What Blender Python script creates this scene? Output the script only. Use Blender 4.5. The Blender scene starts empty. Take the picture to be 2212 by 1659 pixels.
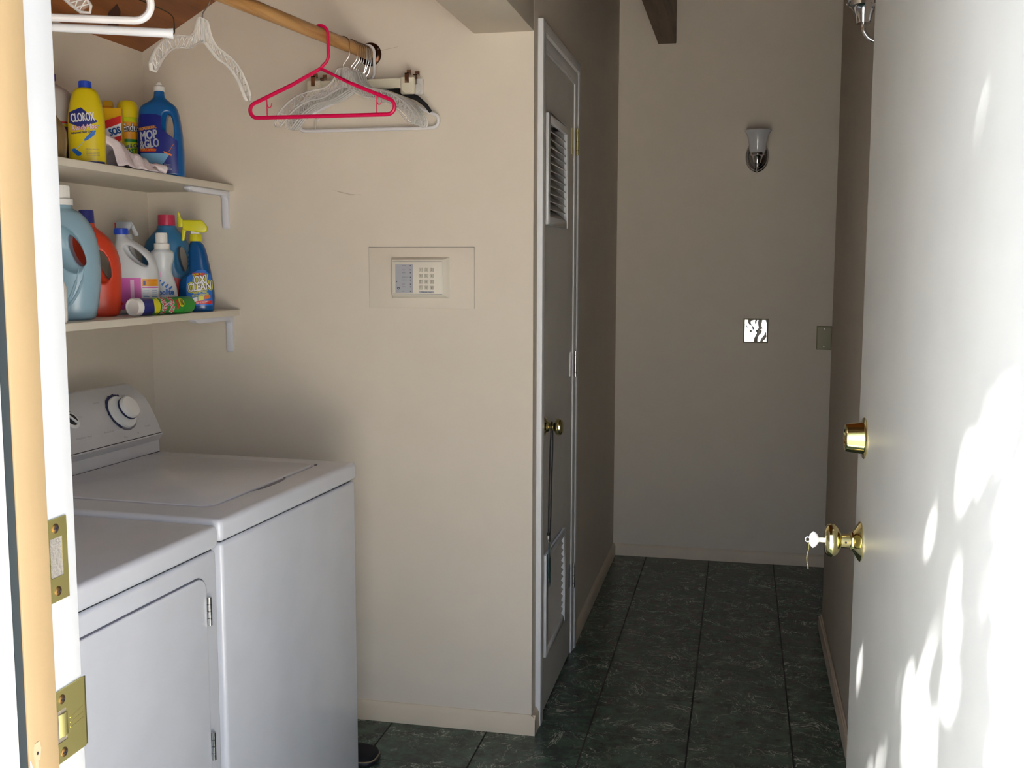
import bpy, bmesh, math, random
from mathutils import Vector, Matrix
random.seed(7)
PI = math.pi
S = bpy.context.scene
COL = S.collection

# ------------------------------------------------------------------ camera, light, exposure
def srgb(r, g, b):
    f = lambda c: (c/255/12.92) if c/255 <= .04045 else ((c/255+.055)/1.055)**2.4
    return (f(r), f(g), f(b), 1)

cam_d = bpy.data.cameras.new('camera'); cam = bpy.data.objects.new('camera', cam_d); COL.objects.link(cam)
YAW, PITCH, ROLL = .2142, .1104, .0017
fw = Vector((-math.sin(YAW)*math.cos(PITCH), math.cos(YAW)*math.cos(PITCH), -math.sin(PITCH)))
r0 = Vector((math.cos(YAW), math.sin(YAW), 0)); u0 = r0.cross(fw)
rr = math.cos(ROLL)*r0 + math.sin(ROLL)*u0; uu = -math.sin(ROLL)*r0 + math.cos(ROLL)*u0
M = Matrix((rr, uu, -fw)).transposed().to_4x4(); M.translation = (0, 0, 1.4238)
cam.matrix_world = M
cam_d.sensor_fit = 'HORIZONTAL'; cam_d.sensor_width = 36; cam_d.lens = 36*2276.7/2212
cam_d.clip_start = .05
S.camera = cam
S.view_settings.view_transform = 'Standard'; S.view_settings.look = 'None'
S.view_settings.gamma = 1; S.view_settings.use_curve_mapping = False
S.view_settings.exposure = 0.95

W = bpy.data.worlds.new('sky'); S.world = W; W.use_nodes = True
wn, wl = W.node_tree.nodes, W.node_tree.links
bg = wn['Background']
tc = wn.new('ShaderNodeTexCoord'); sx = wn.new('ShaderNodeSeparateXYZ'); cr = wn.new('ShaderNodeValToRGB')
wl.new(tc.outputs['Generated'], sx.inputs[0]); wl.new(sx.outputs['Z'], cr.inputs[0])
cr.color_ramp.elements[0].position = 0.0; cr.color_ramp.elements[0].color = (.84, .87, .91, 1)
cr.color_ramp.elements[1].position = .8; cr.color_ramp.elements[1].color = (.46, .60, .88, 1)
wl.new(cr.outputs[0], bg.inputs[0]); bg.inputs[1].default_value = 2.3

SUN_H, SUN_EL = math.radians(40), math.radians(47)      # sun seen from the door: to the left of straight behind
sd = bpy.data.lights.new('sun', 'SUN'); sun = bpy.data.objects.new('sun', sd); COL.objects.link(sun)
sdir = Vector((-math.sin(SUN_H)*math.cos(SUN_EL), -math.cos(SUN_H)*math.cos(SUN_EL), math.sin(SUN_EL)))
sun.rotation_euler = sdir.to_track_quat('Z', 'Y').to_euler()
sun.location = (-3, -4, 5)
sd.energy = 36; sd.angle = math.radians(.53); sd.color = (1, .97, .93)

# ------------------------------------------------------------------ materials
def mat(name, col, rough=.5, metal=0, spec=.5, var=1, bump=None, trans=0, ior=1.45, coat=0, sss=0):
    m = bpy.data.materials.new(name); m.use_nodes = True
    n, l = m.node_tree.nodes, m.node_tree.links; b = n['Principled BSDF']
    b.inputs['Base Color'].default_value = col; b.inputs['Roughness'].default_value = rough
    b.inputs['Metallic'].default_value = metal; b.inputs['Specular IOR Level'].default_value = spec
    b.inputs['Transmission Weight'].default_value = trans; b.inputs['IOR'].default_value = ior
    b.inputs['Coat Weight'].default_value = coat
    if sss: b.inputs['Subsurface Weight'].default_value = sss; b.inputs['Subsurface Scale'].default_value = .01
    t = n.new('ShaderNodeTexCoord')
    if bump:
        sc, st = bump
        nz = n.new('ShaderNodeTexNoise'); nz.inputs['Scale'].default_value = sc; nz.inputs['Detail'].default_value = 4
        l.new(t.outputs['Object'], nz.inputs['Vector'])
        bp = n.new('ShaderNodeBump'); bp.inputs['Strength'].default_value = st; bp.inputs['Distance'].default_value = .002
        l.new(nz.outputs[0], bp.inputs['Height']); l.new(bp.outputs[0], b.inputs['Normal'])
    # faint variation of tone so that no surface is perfectly flat
    nv = n.new('ShaderNodeTexNoise'); nv.inputs['Scale'].default_value = 9; nv.inputs['Detail'].default_value = 3
    l.new(t.outputs['Object'], nv.inputs['Vector'])
    rp = n.new('ShaderNodeValToRGB'); e = rp.color_ramp.elements
    e[0].position, e[1].position = .3, .7
    e[0].color = (col[0]*(1-.035*var), col[1]*(1-.035*var), col[2]*(1-.035*var), 1); e[1].color = (min(1, col[0]*1.02), min(1, col[1]*1.02), min(1, col[2]*1.02), 1)
    l.new(nv.outputs[0], rp.inputs[0]); l.new(rp.outputs[0], b.inputs['Base Color'])
    return m

def wood(name, c0, c1, scale=(1, 1, 1), rough=.45, bands=40):
    m = mat(name, c0, rough); n, l = m.node_tree.nodes, m.node_tree.links; b = n['Principled BSDF']
    t = n.new('ShaderNodeTexCoord'); mp = n.new('ShaderNodeMapping'); mp.inputs['Scale'].default_value = scale
    l.new(t.outputs['Object'], mp.inputs[0])
    nz = n.new('ShaderNodeTexNoise'); nz.inputs['Scale'].default_value = bands; nz.inputs['Detail'].default_value = 6; nz.inputs['Distortion'].default_value = .6
    l.new(mp.outputs[0], nz.inputs['Vector'])
    rp = n.new('ShaderNodeValToRGB'); rp.color_ramp.elements[0].position = .35; rp.color_ramp.elements[1].position = .65
    rp.color_ramp.elements[0].color = c0; rp.color_ramp.elements[1].color = c1
    l.new(nz.outputs[0], rp.inputs[0]); l.new(rp.outputs[0], b.inputs['Base Color'])
    return m

def floor_mat():
    m = mat('green_marble_tile', (.03, .05, .035, 1), .28); n, l = m.node_tree.nodes, m.node_tree.links; b = n['Principled BSDF']
    t = n.new('ShaderNodeTexCoord')
    mp = n.new('ShaderNodeMapping'); mp.inputs['Location'].default_value = (.4311/.305+20, -4.9158/.305+40, 0); mp.inputs['Scale'].default_value = (1/.305, 1/.305, 0)
    l.new(t.outputs['Object'], mp.inputs[0])
    fl = n.new('ShaderNodeVectorMath'); fl.operation = 'FLOOR'; l.new(mp.outputs[0], fl.inputs[0])
    fr = n.new('ShaderNodeVectorMath'); fr.operation = 'FRACTION'; l.new(mp.outputs[0], fr.inputs[0])
    wnz = n.new('ShaderNodeTexWhiteNoise'); wnz.noise_dimensions = '3D'; l.new(fl.outputs[0], wnz.inputs[0])
    sc = n.new('ShaderNodeVectorMath'); sc.operation = 'SCALE'; sc.inputs['Scale'].default_value = 7; l.new(wnz.outputs['Color'], sc.inputs[0])
    ad = n.new('ShaderNodeVectorMath'); l.new(mp.outputs[0], ad.inputs[0]); l.new(sc.outputs[0], ad.inputs[1])
    # veins
    def vein(scale, dist, width, mult):
        nz = n.new('ShaderNodeTexNoise'); nz.inputs['Scale'].default_value = scale; nz.inputs['Detail'].default_value = 5; nz.inputs['Roughness'].default_value = .62; nz.inputs['Distortion'].default_value = dist
        l.new(ad.outputs[0], nz.inputs['Vector'])
        s = n.new('ShaderNodeMath'); s.operation = 'SUBTRACT'; s.inputs[1].default_value = .5; l.new(nz.outputs[0], s.inputs[0])
        a = n.new('ShaderNodeMath'); a.operation = 'ABSOLUTE'; l.new(s.outputs[0], a.inputs[0])
        r = n.new('ShaderNodeMapRange'); r.inputs['From Min'].default_value = 0; r.inputs['From Max'].default_value = width
        r.inputs['To Min'].default_value = mult; r.inputs['To Max'].default_value = 0; l.new(a.outputs[0], r.inputs['Value'])
        return r.outputs[0]
    v1, v2 = vein(2.0, 1.1, .009, 1.0), vein(4.2, .7, .008, .55)
    mk = n.new('ShaderNodeTexNoise'); mk.inputs['Scale'].default_value = 3.1; mk.inputs['Detail'].default_value = 2; l.new(ad.outputs[0], mk.inputs['Vector'])
    mr = n.new('ShaderNodeMapRange'); mr.inputs['From Min'].default_value = .36; mr.inputs['From Max'].default_value = .58; l.new(mk.outputs[0], mr.inputs['Value'])
    mx = n.new('ShaderNodeMath'); mx.operation = 'MAXIMUM'; l.new(v1, mx.inputs[0]); l.new(v2, mx.inputs[1])
    mu = n.new('ShaderNodeMath'); mu.operation = 'MULTIPLY'; l.new(mx.outputs[0], mu.inputs[0]); l.new(mr.outputs[0], mu.inputs[1])
    bn = n.new('ShaderNodeTexNoise'); bn.inputs['Scale'].default_value = 6; bn.inputs['Detail'].default_value = 8; bn.inputs['Roughness'].default_value = .7; l.new(ad.outputs[0], bn.inputs['Vector'])
    rp = n.new('ShaderNodeValToRGB'); rp.color_ramp.elements[0].position = .4; rp.color_ramp.elements[1].position = .68
    rp.color_ramp.elements[0].color = (.036, .048, .038, 1); rp.color_ramp.elements[1].color = (.082, .145, .098, 1); l.new(bn.outputs[0], rp.inputs[0])
    mc = n.new('ShaderNodeMix'); mc.data_type = 'RGBA'; mc.inputs[7].default_value = (.50, .52, .42, 1)
    l.new(mu.outputs[0], mc.inputs[0]); l.new(rp.outputs[0], mc.inputs[6])
    # grout
    sp = n.new('ShaderNodeSeparateXYZ'); l.new(fr.outputs[0], sp.inputs[0])
    def edge(o, w):
        a = n.new('ShaderNodeMath'); a.operation = 'SUBTRACT'; a.inputs[1].default_value = .5; l.new(o, a.inputs[0])
        c = n.new('ShaderNodeMath'); c.operation = 'ABSOLUTE'; l.new(a.outputs[0], c.inputs[0])
        g = n.new('ShaderNodeMath'); g.operation = 'GREATER_THAN'; g.inputs[1].default_value = .5-w; l.new(c.outputs[0], g.inputs[0]); return g.outputs[0]
    e1, e2 = edge(sp.outputs['X'], .008), edge(sp.outputs['Y'], .006)
    em = n.new('ShaderNodeMath'); em.operation = 'MAXIMUM'; l.new(e1, em.inputs[0]); l.new(e2, em.inputs[1])
    gm = n.new('ShaderNodeMix'); gm.data_type = 'RGBA'; gm.inputs[7].default_value = (.013, .011, .009, 1)
    l.new(em.outputs[0], gm.inputs[0]); l.new(mc.outputs[2], gm.inputs[6]); l.new(gm.outputs[2], b.inputs['Base Color'])
    rm = n.new('ShaderNodeMapRange'); rm.inputs['To Min'].default_value = .26; rm.inputs['To Max'].default_value = .9; l.new(em.outputs[0], rm.inputs['Value']); l.new(rm.outputs[0], b.inputs['Roughness'])
    bp = n.new('ShaderNodeBump'); bp.inputs['Distance'].default_value = .0015; bp.inputs['Strength'].default_value = .6; bp.invert = True
    l.new(em.outputs[0], bp.inputs['Height']); l.new(bp.outputs[0], b.inputs['Normal'])
    return m

def clearm(name, fac):
    m = mat(name, (.93, .91, .88, 1), .12, spec=.8); n, l = m.node_tree.nodes, m.node_tree.links
    tr = n.new('ShaderNodeBsdfTransparent'); mx = n.new('ShaderNodeMixShader'); mx.inputs[0].default_value = fac
    l.new(tr.outputs[0], mx.inputs[1]); l.new(n['Principled BSDF'].outputs[0], mx.inputs[2]); l.new(mx.outputs[0], n['Material Output'].inputs[0])
    return m
WALLC = srgb(223, 213, 198)
MT = dict(
    wall=mat('beige_wall_paint', WALLC, .75, var=.35, bump=(160, .12), spec=.25),
    base=mat('beige_baseboard_paint', srgb(222, 208, 186), .5, spec=.35),
    trimw=mat('white_trim_paint', srgb(226, 227, 230), .35),
    doorw=mat('white_door_paint', srgb(214, 215, 214), .42, bump=(90, .1)),
    closet=mat('closet_door_paint', srgb(205, 203, 198), .42),
    jambw=mat('white_jamb_paint', srgb(164, 166, 168), .45, bump=(60, .15)),
    tan=mat('tan_jamb_paint', srgb(142, 121, 88), .6, bump=(40, .2)),
    sky_block=mat('grey_sky_block', srgb(196, 200, 196), .8),
    alu=mat('storm_frame_aluminium', srgb(225, 228, 230), .3, .35),
    gasket=mat('dark_gasket', srgb(38, 46, 50), .5),
    enamel=mat('white_enamel', srgb(214, 217, 225), .22, spec=.5, coat=.2),
    consol=mat('console_plastic', srgb(200, 198, 200), .35),
    knobw=mat('knob_plastic', srgb(226, 226, 224), .3),
    navy=mat('navy_print', srgb(30, 36, 78), .5),
    greyp=mat('grey_print', srgb(120, 118, 124), .6),
    doorgap=mat('door_shadow_gap', srgb(96, 98, 112), .6), printg=mat('pale_print', srgb(150, 148, 152), .6), lidgap=mat('lid_gap_grey', srgb(176, 176, 186), .4),
    gap=mat('dark_seam', srgb(30, 32, 40), .8),
    chrome=mat('chrome', srgb(210, 210, 214), .07, 1),
    steel=mat('steel_wire', srgb(190, 190, 190), .22, 1),
    brass=mat('polished_brass', srgb(216, 204, 148), .1, 1),
    brassd=mat('worn_brass', srgb(212, 202, 134), .36, 1),
    screw=mat('tarnished_screw', srgb(135, 105, 66), .35, 1),
    bronze=mat('dark_bronze', srgb(74, 44, 26), .22, .7),
    shelf=mat('shelf_paint', srgb(226, 219, 204), .45),
    brack=mat('white_bracket', srgb(222, 223, 232), .3),
    pink=mat('hot_pink_plastic', srgb(226, 14, 84), .3),
    whitep=mat('white_plastic', srgb(228, 226, 228), .3, sss=.0),
    creamp=mat('cream_plastic', srgb(222, 216, 196), .35),
    black=mat('black_plastic', srgb(22, 22, 26), .5),
    clear=clearm('clear_plastic', .33), web=clearm('clear_web', .10),
    glassw=mat('frosted_white_glass', srgb(205, 206, 210), .12, spec=.6),
    plate=mat('olive_cover_plate', srgb(150, 144, 112), .32),
    keyp=mat('keypad_plastic', srgb(226, 220, 206), .4),
    keypb=mat('keypad_button', srgb(196, 190, 176), .4),
    keyg=mat('keypad_grey_panel', srgb(176, 178, 186), .4),
    ink=mat('dark_ink', srgb(34, 32, 40), .6),
    floor=floor_mat(),
    conc=mat('patio_concrete', srgb(205, 198, 186), .9, bump=(30, .3)),
    bark=mat('tree_bark', srgb(90, 74, 60), .9, bump=(20, .6)),
    leaf=mat('green_leaf', srgb(70, 104, 48), .55),
    ceil=wood('stained_plank_ceiling', srgb(112, 62, 26), srgb(164, 98, 48), (1, .06, 1), .4, 16),
    beam=wood('dark_beam_wood', srgb(88, 72, 60), srgb(124, 100, 80), (1, .08, 1), .6, 22),
    rod=wood('oak_rod', srgb(168, 118, 62), srgb(206, 158, 98), (1, .03, 1), .4, 60),
)
PLANK = MT['ceil']

# ------------------------------------------------------------------ mesh helpers
class MB:
    def __init__(s): s.v = []; s.f = []
    def add(s, vs, fs, m=None):
        o = len(s.v); s.v += [tuple(m @ Vector(v)) if m else tuple(v) for v in vs]; s.f += [tuple(i+o for i in f) for f in fs]; return s
    def box(s, x0, x1, y0, y1, z0, z1, m=None):
        vs = [(x, y, z) for z in (z0, z1) for y in (y0, y1) for x in (x0, x1)]
        return s.add(vs, [(0, 2, 3, 1), (4, 5, 7, 6), (0, 1, 5, 4), (2, 6, 7, 3), (0, 4, 6, 2), (1, 3, 7, 5)], m)
    def prism(s, pts, a0, a1, ax='z', m=None):      # pts 2-D ccw, extruded along ax
        n = len(pts)
        def P(p, a): return {'z': (p[0], p[1], a), 'y': (p[0], a, p[1]), 'x': (a, p[0], p[1])}[ax]
        vs = [P(p, a0) for p in pts] + [P(p, a1) for p in pts]
        fs = [tuple(range(n-1, -1, -1)), tuple(range(n, 2*n))] + [(i, (i+1) % n, n+(i+1) % n, n+i) for i in range(n)]
        return s.add(vs, fs, m)
    def lathe(s, prof, n=32, m=None, caps=True):     # prof (r, z)
        vs = []; fs = []
        for r, z in prof: vs += [(r*math.cos(2*PI*k/n), r*math.sin(2*PI*k/n), z) for k in range(n)]
        for i in range(len(prof)-1):
            for k in range(n): fs.append((i*n+k, i*n+(k+1) % n, (i+1)*n+(k+1) % n, (i+1)*n+k))
        if caps:
            if prof[0][0] > 1e-6: fs.append(tuple(range(n-1, -1, -1)))
            if prof[-1][0] > 1e-6: fs.append(tuple(range((len(prof)-1)*n, len(prof)*n)))
        return s.add(vs, fs, m)
    def loft(s, rings, cap=True, m=None):
        n = len(rings[0]); vs = [p for r in rings for p in r]; fs = []
        for i in range(len(rings)-1):
            for k in range(n): fs.append((i*n+k, i*n+(k+1) % n, (i+1)*n+(k+1) % n, (i+1)*n+k))
        if cap: fs += [tuple(range(n-1, -1, -1)), tuple(range((len(rings)-1)*n, len(rings)*n))]
        return s.add(vs, fs, m)
    def tube(s, path, r, n=10, closed=False, m=None, squash=None):
        P = [Vector(p) for p in path]; N = len(P)
        if not isinstance(r, (list, tuple)): r = [r]*N
        tans = []
        for i in range(N):
            a = P[(i-1) % N] if closed or i > 0 else P[i]; b = P[(i+1) % N] if closed or i < N-1 else P[i]
            t = (b-a); tans.append(t.normalized() if t.length > 1e-9 else Vector((0, 0, 1)))
        ref = Vector((0, 0, 1)) if abs(tans[0].z) < .9 else Vector((0, 1, 0))
        u = tans[0].cross(ref).normalized(); rings = []
        for i in range(N):
            u = (u - tans[i]*u.dot(tans[i])).normalized(); w = tans[i].cross(u)
            ring = []
            for k in range(n):
                a = 2*PI*k/n; d = u*math.cos(a)*r[i] + w*math.sin(a)*r[i]
                if squash: d = Vector((d.x*squash[0], d.y*squash[1], d.z*squash[2]))
                ring.append(tuple(P[i]+d))
            rings.append(ring)
        if closed:
            vs = [p for q in rings for p in q]; fs = []
            # find twist-free join
            best = min(range(n), key=lambda sft: (Vector(rings[-1][0])-Vector(rings[0][sft])).length)
            for i in range(N):
                j = (i+1) % N; o = best if j == 0 else 0
                for k in range(n): fs.append((i*n+k, i*n+(k+1) % n, j*n+(k+1+o) % n, j*n+(k+o) % n))
            return s.add(vs, fs, m)
        return s.loft(rings, True, m)
    def build(s, name, material, parent=None, bevel=0, seg=2, ang=35, world=False, sub=0):
        me = bpy.data.meshes.new(name); me.from_pydata(s.v, [], s.f); me.validate()
        bm = bmesh.new(); bm.from_mesh(me)
        bmesh.ops.remove_doubles(bm, verts=bm.verts, dist=1e-6)
        bmesh.ops.recalc_face_normals(bm, faces=bm.faces)
        if bevel:
            es = [e for e in bm.edges if len(e.link_faces) == 2 and e.calc_face_angle(0) > math.radians(ang)]
            bmesh.ops.bevel(bm, geom=es, offset=bevel, segments=seg, affect='EDGES', profile=.5, clamp_overlap=True)
        for f in bm.faces: f.smooth = True
        for e in bm.edges: e.smooth = not (len(e.link_faces) == 2 and e.calc_face_angle(0) > math.radians(ang))
        if world and parent is not None: bmesh.ops.transform(bm, matrix=WM[parent.name].inverted(), verts=bm.verts)
        bm.to_mesh(me); bm.free()
        me.materials.append(material)
        o = bpy.data.objects.new(name, me); COL.objects.link(o)
        if parent is not None: o.parent = parent
        WM[o.name] = WM[parent.name] if parent is not None else Matrix.Identity(4)
        return o
WM = {}

def tag(o, label=None, cat=None, group=None, kind=None):
    if label: o['label'] = label
    if cat: o['category'] = cat
    if group: o['group'] = group
    if kind: o['kind'] = kind
    return o

def thing(name, loc, rz, label, cat, group=None, kind=None, mtx=None):
    o = bpy.data.objects.new(name, None); COL.objects.link(o); o.empty_display_size = .05
    m = mtx if mtx is not None else Matrix.Translation(loc) @ Matrix.Rotation(rz, 4, 'Z')
    o.matrix_world = m; WM[o.name] = m.copy()
    return tag(o, label, cat, group, kind)

def copy_tree(o, parent=None):
    c = o.copy(); COL.objects.link(c)
    if parent is not None: c.parent = parent
    for ch in list(o.children): copy_tree(ch, c)
    WM[c.name] = WM.get(o.name, Matrix.Identity(4)).copy()
    return c

def catmull(pts, k=6, closed=False):
    P = [Vector(p) for p in pts]; n = len(P); out = []
    rng = range(n) if closed else range(n-1)
    for i in rng:
        if closed: a, b, c, d = P[(i-1) % n], P[i], P[(i+1) % n], P[(i+2) % n]
        else: a, b, c, d = P[max(i-1, 0)], P[i], P[i+1], P[min(i+2, n-1)]
        for j in range(k):
            t = j/k
            out.append(tuple(.5*((2*b)+(c-a)*t+(2*a-5*b+4*c-d)*t*t+(3*b-a-3*c+d)*t**3)))
    if not closed: out.append(tuple(P[-1]))
    return out

# ---- text ----
_dg = None
def txt(parent, s, size, mapf, m, rot=0, sx=1., shear=0, bold=0, x=0, z=0, name='lettering', align='CENTER', space=1.):
    cu = bpy.data.curves.new('t', 'FONT'); cu.body = s; cu.size = 1; cu.align_x = align; cu.align_y = 'CENTER'
    cu.shear = shear;  cu.space_character = space; cu.resolution_u = 3
    ob = bpy.data.objects.new('t', cu); COL.objects.link(ob)
    dg = bpy.context.evaluated_depsgraph_get(); dg.update()
    me = bpy.data.meshes.new_from_object(ob.evaluated_get(dg), depsgraph=dg)
    bpy.data.objects.remove(ob)
    c, sn = math.cos(rot), math.sin(rot)
    flat = [(v.co.x*sx*size, v.co.y*size) for v in me.vertices]; polys = [tuple(p.vertices) for p in me.polygons]
    bpy.data.meshes.remove(me); vs = []; fs = []
    for ox, oz in ([(0, 0)] if not bold else [(0, 0)]+[(bold*math.cos(PI*q/4), bold*math.sin(PI*q/4)) for q in range(8)]):    # heavier strokes for bold lettering
        n0 = len(vs)
        for a, b in flat: a += ox; b += oz; vs.append(tuple(mapf(x+a*c-b*sn, z+a*sn+b*c)))
        fs += [tuple(i+n0 for i in p) for p in polys]
    me = bpy.data.meshes.new(name); me.from_pydata(vs, [], fs); me.materials.append(m)
    o = bpy.data.objects.new(name, me); COL.objects.link(o); o.parent = parent; WM[o.name] = WM[parent.name]
    return o

# ---- lofted container bodies ----
class Body:
    """rows: (z, xl, xr, half depth[, exponent]) in metres, front is -y"""
    def __init__(s, rows, k=5, n=2.6):
        R = [(r[0], r[1], r[2], r[3], r[4] if len(r) > 4 else n) for r in rows]
        out = []
        for i in range(len(R)-1):
            a, b, c, d = R[max(i-1, 0)], R[i], R[i+1], R[min(i+2, len(R)-1)]
            for j in range(k):
                t = j/k; row = [b[0]+(c[0]-b[0])*t]
                for q in (1, 2, 3, 4):
                    h1 = (c[q]-a[q])/max(1e-6, c[0]-a[0])*(c[0]-b[0]); h2 = (d[q]-b[q])/max(1e-6, d[0]-b[0])*(c[0]-b[0])
                    if (b[q]-a[q])*(c[q]-b[q]) <= 0: h1 = 0
                    if (c[q]-b[q])*(d[q]-c[q]) <= 0: h2 = 0
                    h1 = max(-3*abs(c[q]-b[q]), min(3*abs(c[q]-b[q]), h1)); h2 = max(-3*abs(c[q]-b[q]), min(3*abs(c[q]-b[q]), h2))
                    row.append((2*t**3-3*t*t+1)*b[q]+(t**3-2*t*t+t)*h1+(-2*t**3+3*t*t)*c[q]+(t**3-t*t)*h2)
                out.append(row)
        out.append(list(R[-1])); s.rows = out
    def at(s, z):
        R = s.rows
        if z <= R[0][0]: return R[0]
        for a, b in zip(R, R[1:]):
            if z <= b[0]:
                t = (z-a[0])/max(1e-9, b[0]-a[0]); return [a[q]+(b[q]-a[q])*t for q in range(5)]
        return R[-1]
    def front(s, x, z, off=.0012):
        r = s.at(z); cx = (r[1]+r[2])/2; a = (r[2]-r[1])/2+off
        t = max(-.985, min(.985, (x-cx)/a)); return (cx+t*a if abs((x-cx)/a) > .985 else x, -(r[3]*(1-abs(t)**r[4])**(1/r[4]))-off, z)
    def map(s, off=.0012): return lambda x, z: s.front(x, z, off)
    def mesh(s, seg=48):
        mb = MB(); rings = []
        for z, xl, xr, d, n in s.rows:
            cx, a = (xl+xr)/2, (xr-xl)/2; ring = []
            for k in range(seg):
                c, sn = math.cos(2*PI*k/seg), math.sin(2*PI*k/seg)
                ring.append((cx+a*math.copysign(abs(c)**(2/n), c), d*math.copysign(abs(sn)**(2/n), sn), z))
            rings.append(ring)
        return mb.loft(rings)
    def build(s, name, m, parent, cuts=(), scoops=(), voxel=.0026, smooth=6):
        o = s.mesh().build(name, m, parent, ang=50)
        if not cuts and not scoops: return o
        tools = []
        for pts in cuts:
            t = MB().prism(catmull([(p[0], p[1], 0) for p in pts], 5, True) and [(q[0], q[1]) for q in catmull([(p[0], p[1], 0) for p in pts], 5, True)], -.2, .2, 'y').build('cut', m); tools.append(t)
        for (cx, cy, cz), (rx, ry, rz), rot in scoops:
            t = MB().lathe([(math.sin(PI*i/16), -math.cos(PI*i/16)) for i in range(17)], 32, Matrix.Translation((cx, cy, cz)) @ Matrix.Rotation(rot, 4, 'Y') @ Matrix.Diagonal((rx, ry, rz, 1)), caps=False).build('cut', m); tools.append(t)
        for t in tools:
            t.parent = parent
            md = o.modifiers.new('b', 'BOOLEAN'); md.operation = 'DIFFERENCE'; md.object = t; md.solver = 'EXACT'
        md = o.modifiers.new('r', 'REMESH'); md.mode = 'VOXEL'; md.voxel_size = voxel; md.use_smooth_shade = True
        md = o.modifiers.new('s', 'SMOOTH'); md.factor = .5; md.iterations = smooth
        dg = bpy.context.evaluated_depsgraph_get(); dg.update()
        me = bpy.data.meshes.new_from_object(o.evaluated_get(dg), depsgraph=dg)
        old = o.data; o.modifiers.clear(); o.data = me; me.name = name; bpy.data.meshes.remove(old)
        if not me.materials: me.materials.append(m)
        for t in tools: bpy.data.objects.remove(t)
        return o
    def label(s, name, m, parent, z0, z1, xl, xr, off=.0007, nz=16, nx=16):
        """xl, xr: numbers or functions of t in 0..1 (bottom to top)"""
        L = xl if callable(xl) else (lambda t: xl); Rr = xr if callable(xr) else (lambda t: xr)
        vs = []; fs = []
        for i in range(nz+1):
            t = i/nz; z = z0+(z1-z0)*t
            for j in range(nx+1): vs.append(s.front(L(t)+(Rr(t)-L(t))*j/nx, z, off))
        for i in range(nz):
            for j in range(nx): q = i*(nx+1)+j; fs.append((q, q+1, q+nx+2, q+nx+1))
        return MB().add(vs, fs).build(name, m, parent)

# ================================================================== SETTING
F = 5.128; K = 3.038; XL = -1.835; XC = -.598; XR = .34; ZC = 2.092
def zc(x): return 2.084+.553*(x-XL)
def roofpoly(x0, x1, z0=0): return [(x0, z0), (x1, z0), (x1, zc(x1)+.01), (x0, zc(x0)+.01)]
def struct(o, label, cat): return tag(o, label, cat, kind='structure')
struct(MB().box(-1.95, 2.6, .74, 5.3, -.12, 0).build('floor', MT['floor']), 'dark green marble-look tile floor with thin dark joints', 'floor')
struct(MB().prism([(-2.05, zc(-2.05)), (2.7, zc(2.7)), (2.7, zc(2.7)+.09), (-2.05, zc(-2.05)+.09)], .60, 5.35, 'y').build('ceiling', PLANK), 'sloping reddish brown stained plank ceiling at upper left', 'ceiling')
ck = bpy.data.objects['ceiling']; nn = Vector((-.553, 0, 1)).normalized()
kp_ = [(-1.716, 2.722), (-1.733, 2.765), (-1.768, 2.812), (-1.790, 2.835), (-1.800, 2.812), (-1.780, 2.768), (-1.752, 2.735)]
MB().add([(a, b, zc(a)-.0008) for a, b in kp_], [tuple(range(7))]).build('wood_knot', mat('dark_knot', srgb(62, 30, 22), .5), ck)
struct(MB().box(XL-.11, XL, .70, 5.24, 0, zc(XL)+.0).build('wall_left', MT['wall']), 'beige wall behind the shelves at the back of the laundry alcove', 'wall')
w = MB().prism(roofpoly(XL, XC), K, K+.09, 'y')
struct(w.build('wall_middle', MT['wall']), 'large beige wall with the keypad and the end of the shelves', 'wall')
w = MB(); w.box(XC-.1, XC, K+.09, 3.145, 0, 2.063); w.box(XC-.1, XC, 3.735, F, 0, 2.063); w.box(XC-.1, XC, K+.09, F, 2.063, zc(XC-.1))
struct(w.build('wall_corridor', MT['wall']), 'darker beige corridor wall around the narrow louvred door', 'wall')
struct(MB().prism(roofpoly(XL, 2.6), F, F+.1, 'y').build('wall_back', MT['wall']), 'beige end wall of the corridor with lamp and switch plates', 'wall')
struct(MB().box(XR, XR+.12, .83, 4.21, 0, zc(XR)).build('wall_right', MT['wall'], bevel=.003), 'beige wall on the right, half hidden behind the open entry door', 'wall')
struct(MB().prism(roofpoly(2.5, 2.6), .70, F, 'y').build('wall_far_right', MT['wall']), 'beige outer wall of the side room, out of sight', 'wall')
w = MB(); w.prism(roofpoly(XL-.11, -.622), .715, .828, 'y'); w.prism(roofpoly(.262, 2.5), .715, .828, 'y'); w.prism(roofpoly(-.622, .262, 2.075), .715, .828, 'y')
struct(w.build('wall_front', MT['wall']), 'entry wall around the doorway the camera looks through', 'wall')
struct(MB().prism([(-.776, ZC), (XC, ZC), (XC, zc(XC)), (-.776, zc(-.776))], .828, K, 'y').build('wall_header', MT['wall'], bevel=.004), 'beige boxed header above the opening of the laundry alcove', 'wall')
struct(MB().box(-.415, -.331, .828, F, 2.466, zc(-.415)+.02).build('trim_1', MT['beam'], bevel=.003), 'dark brown ceiling beam ending at the far wall', 'beam')

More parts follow.
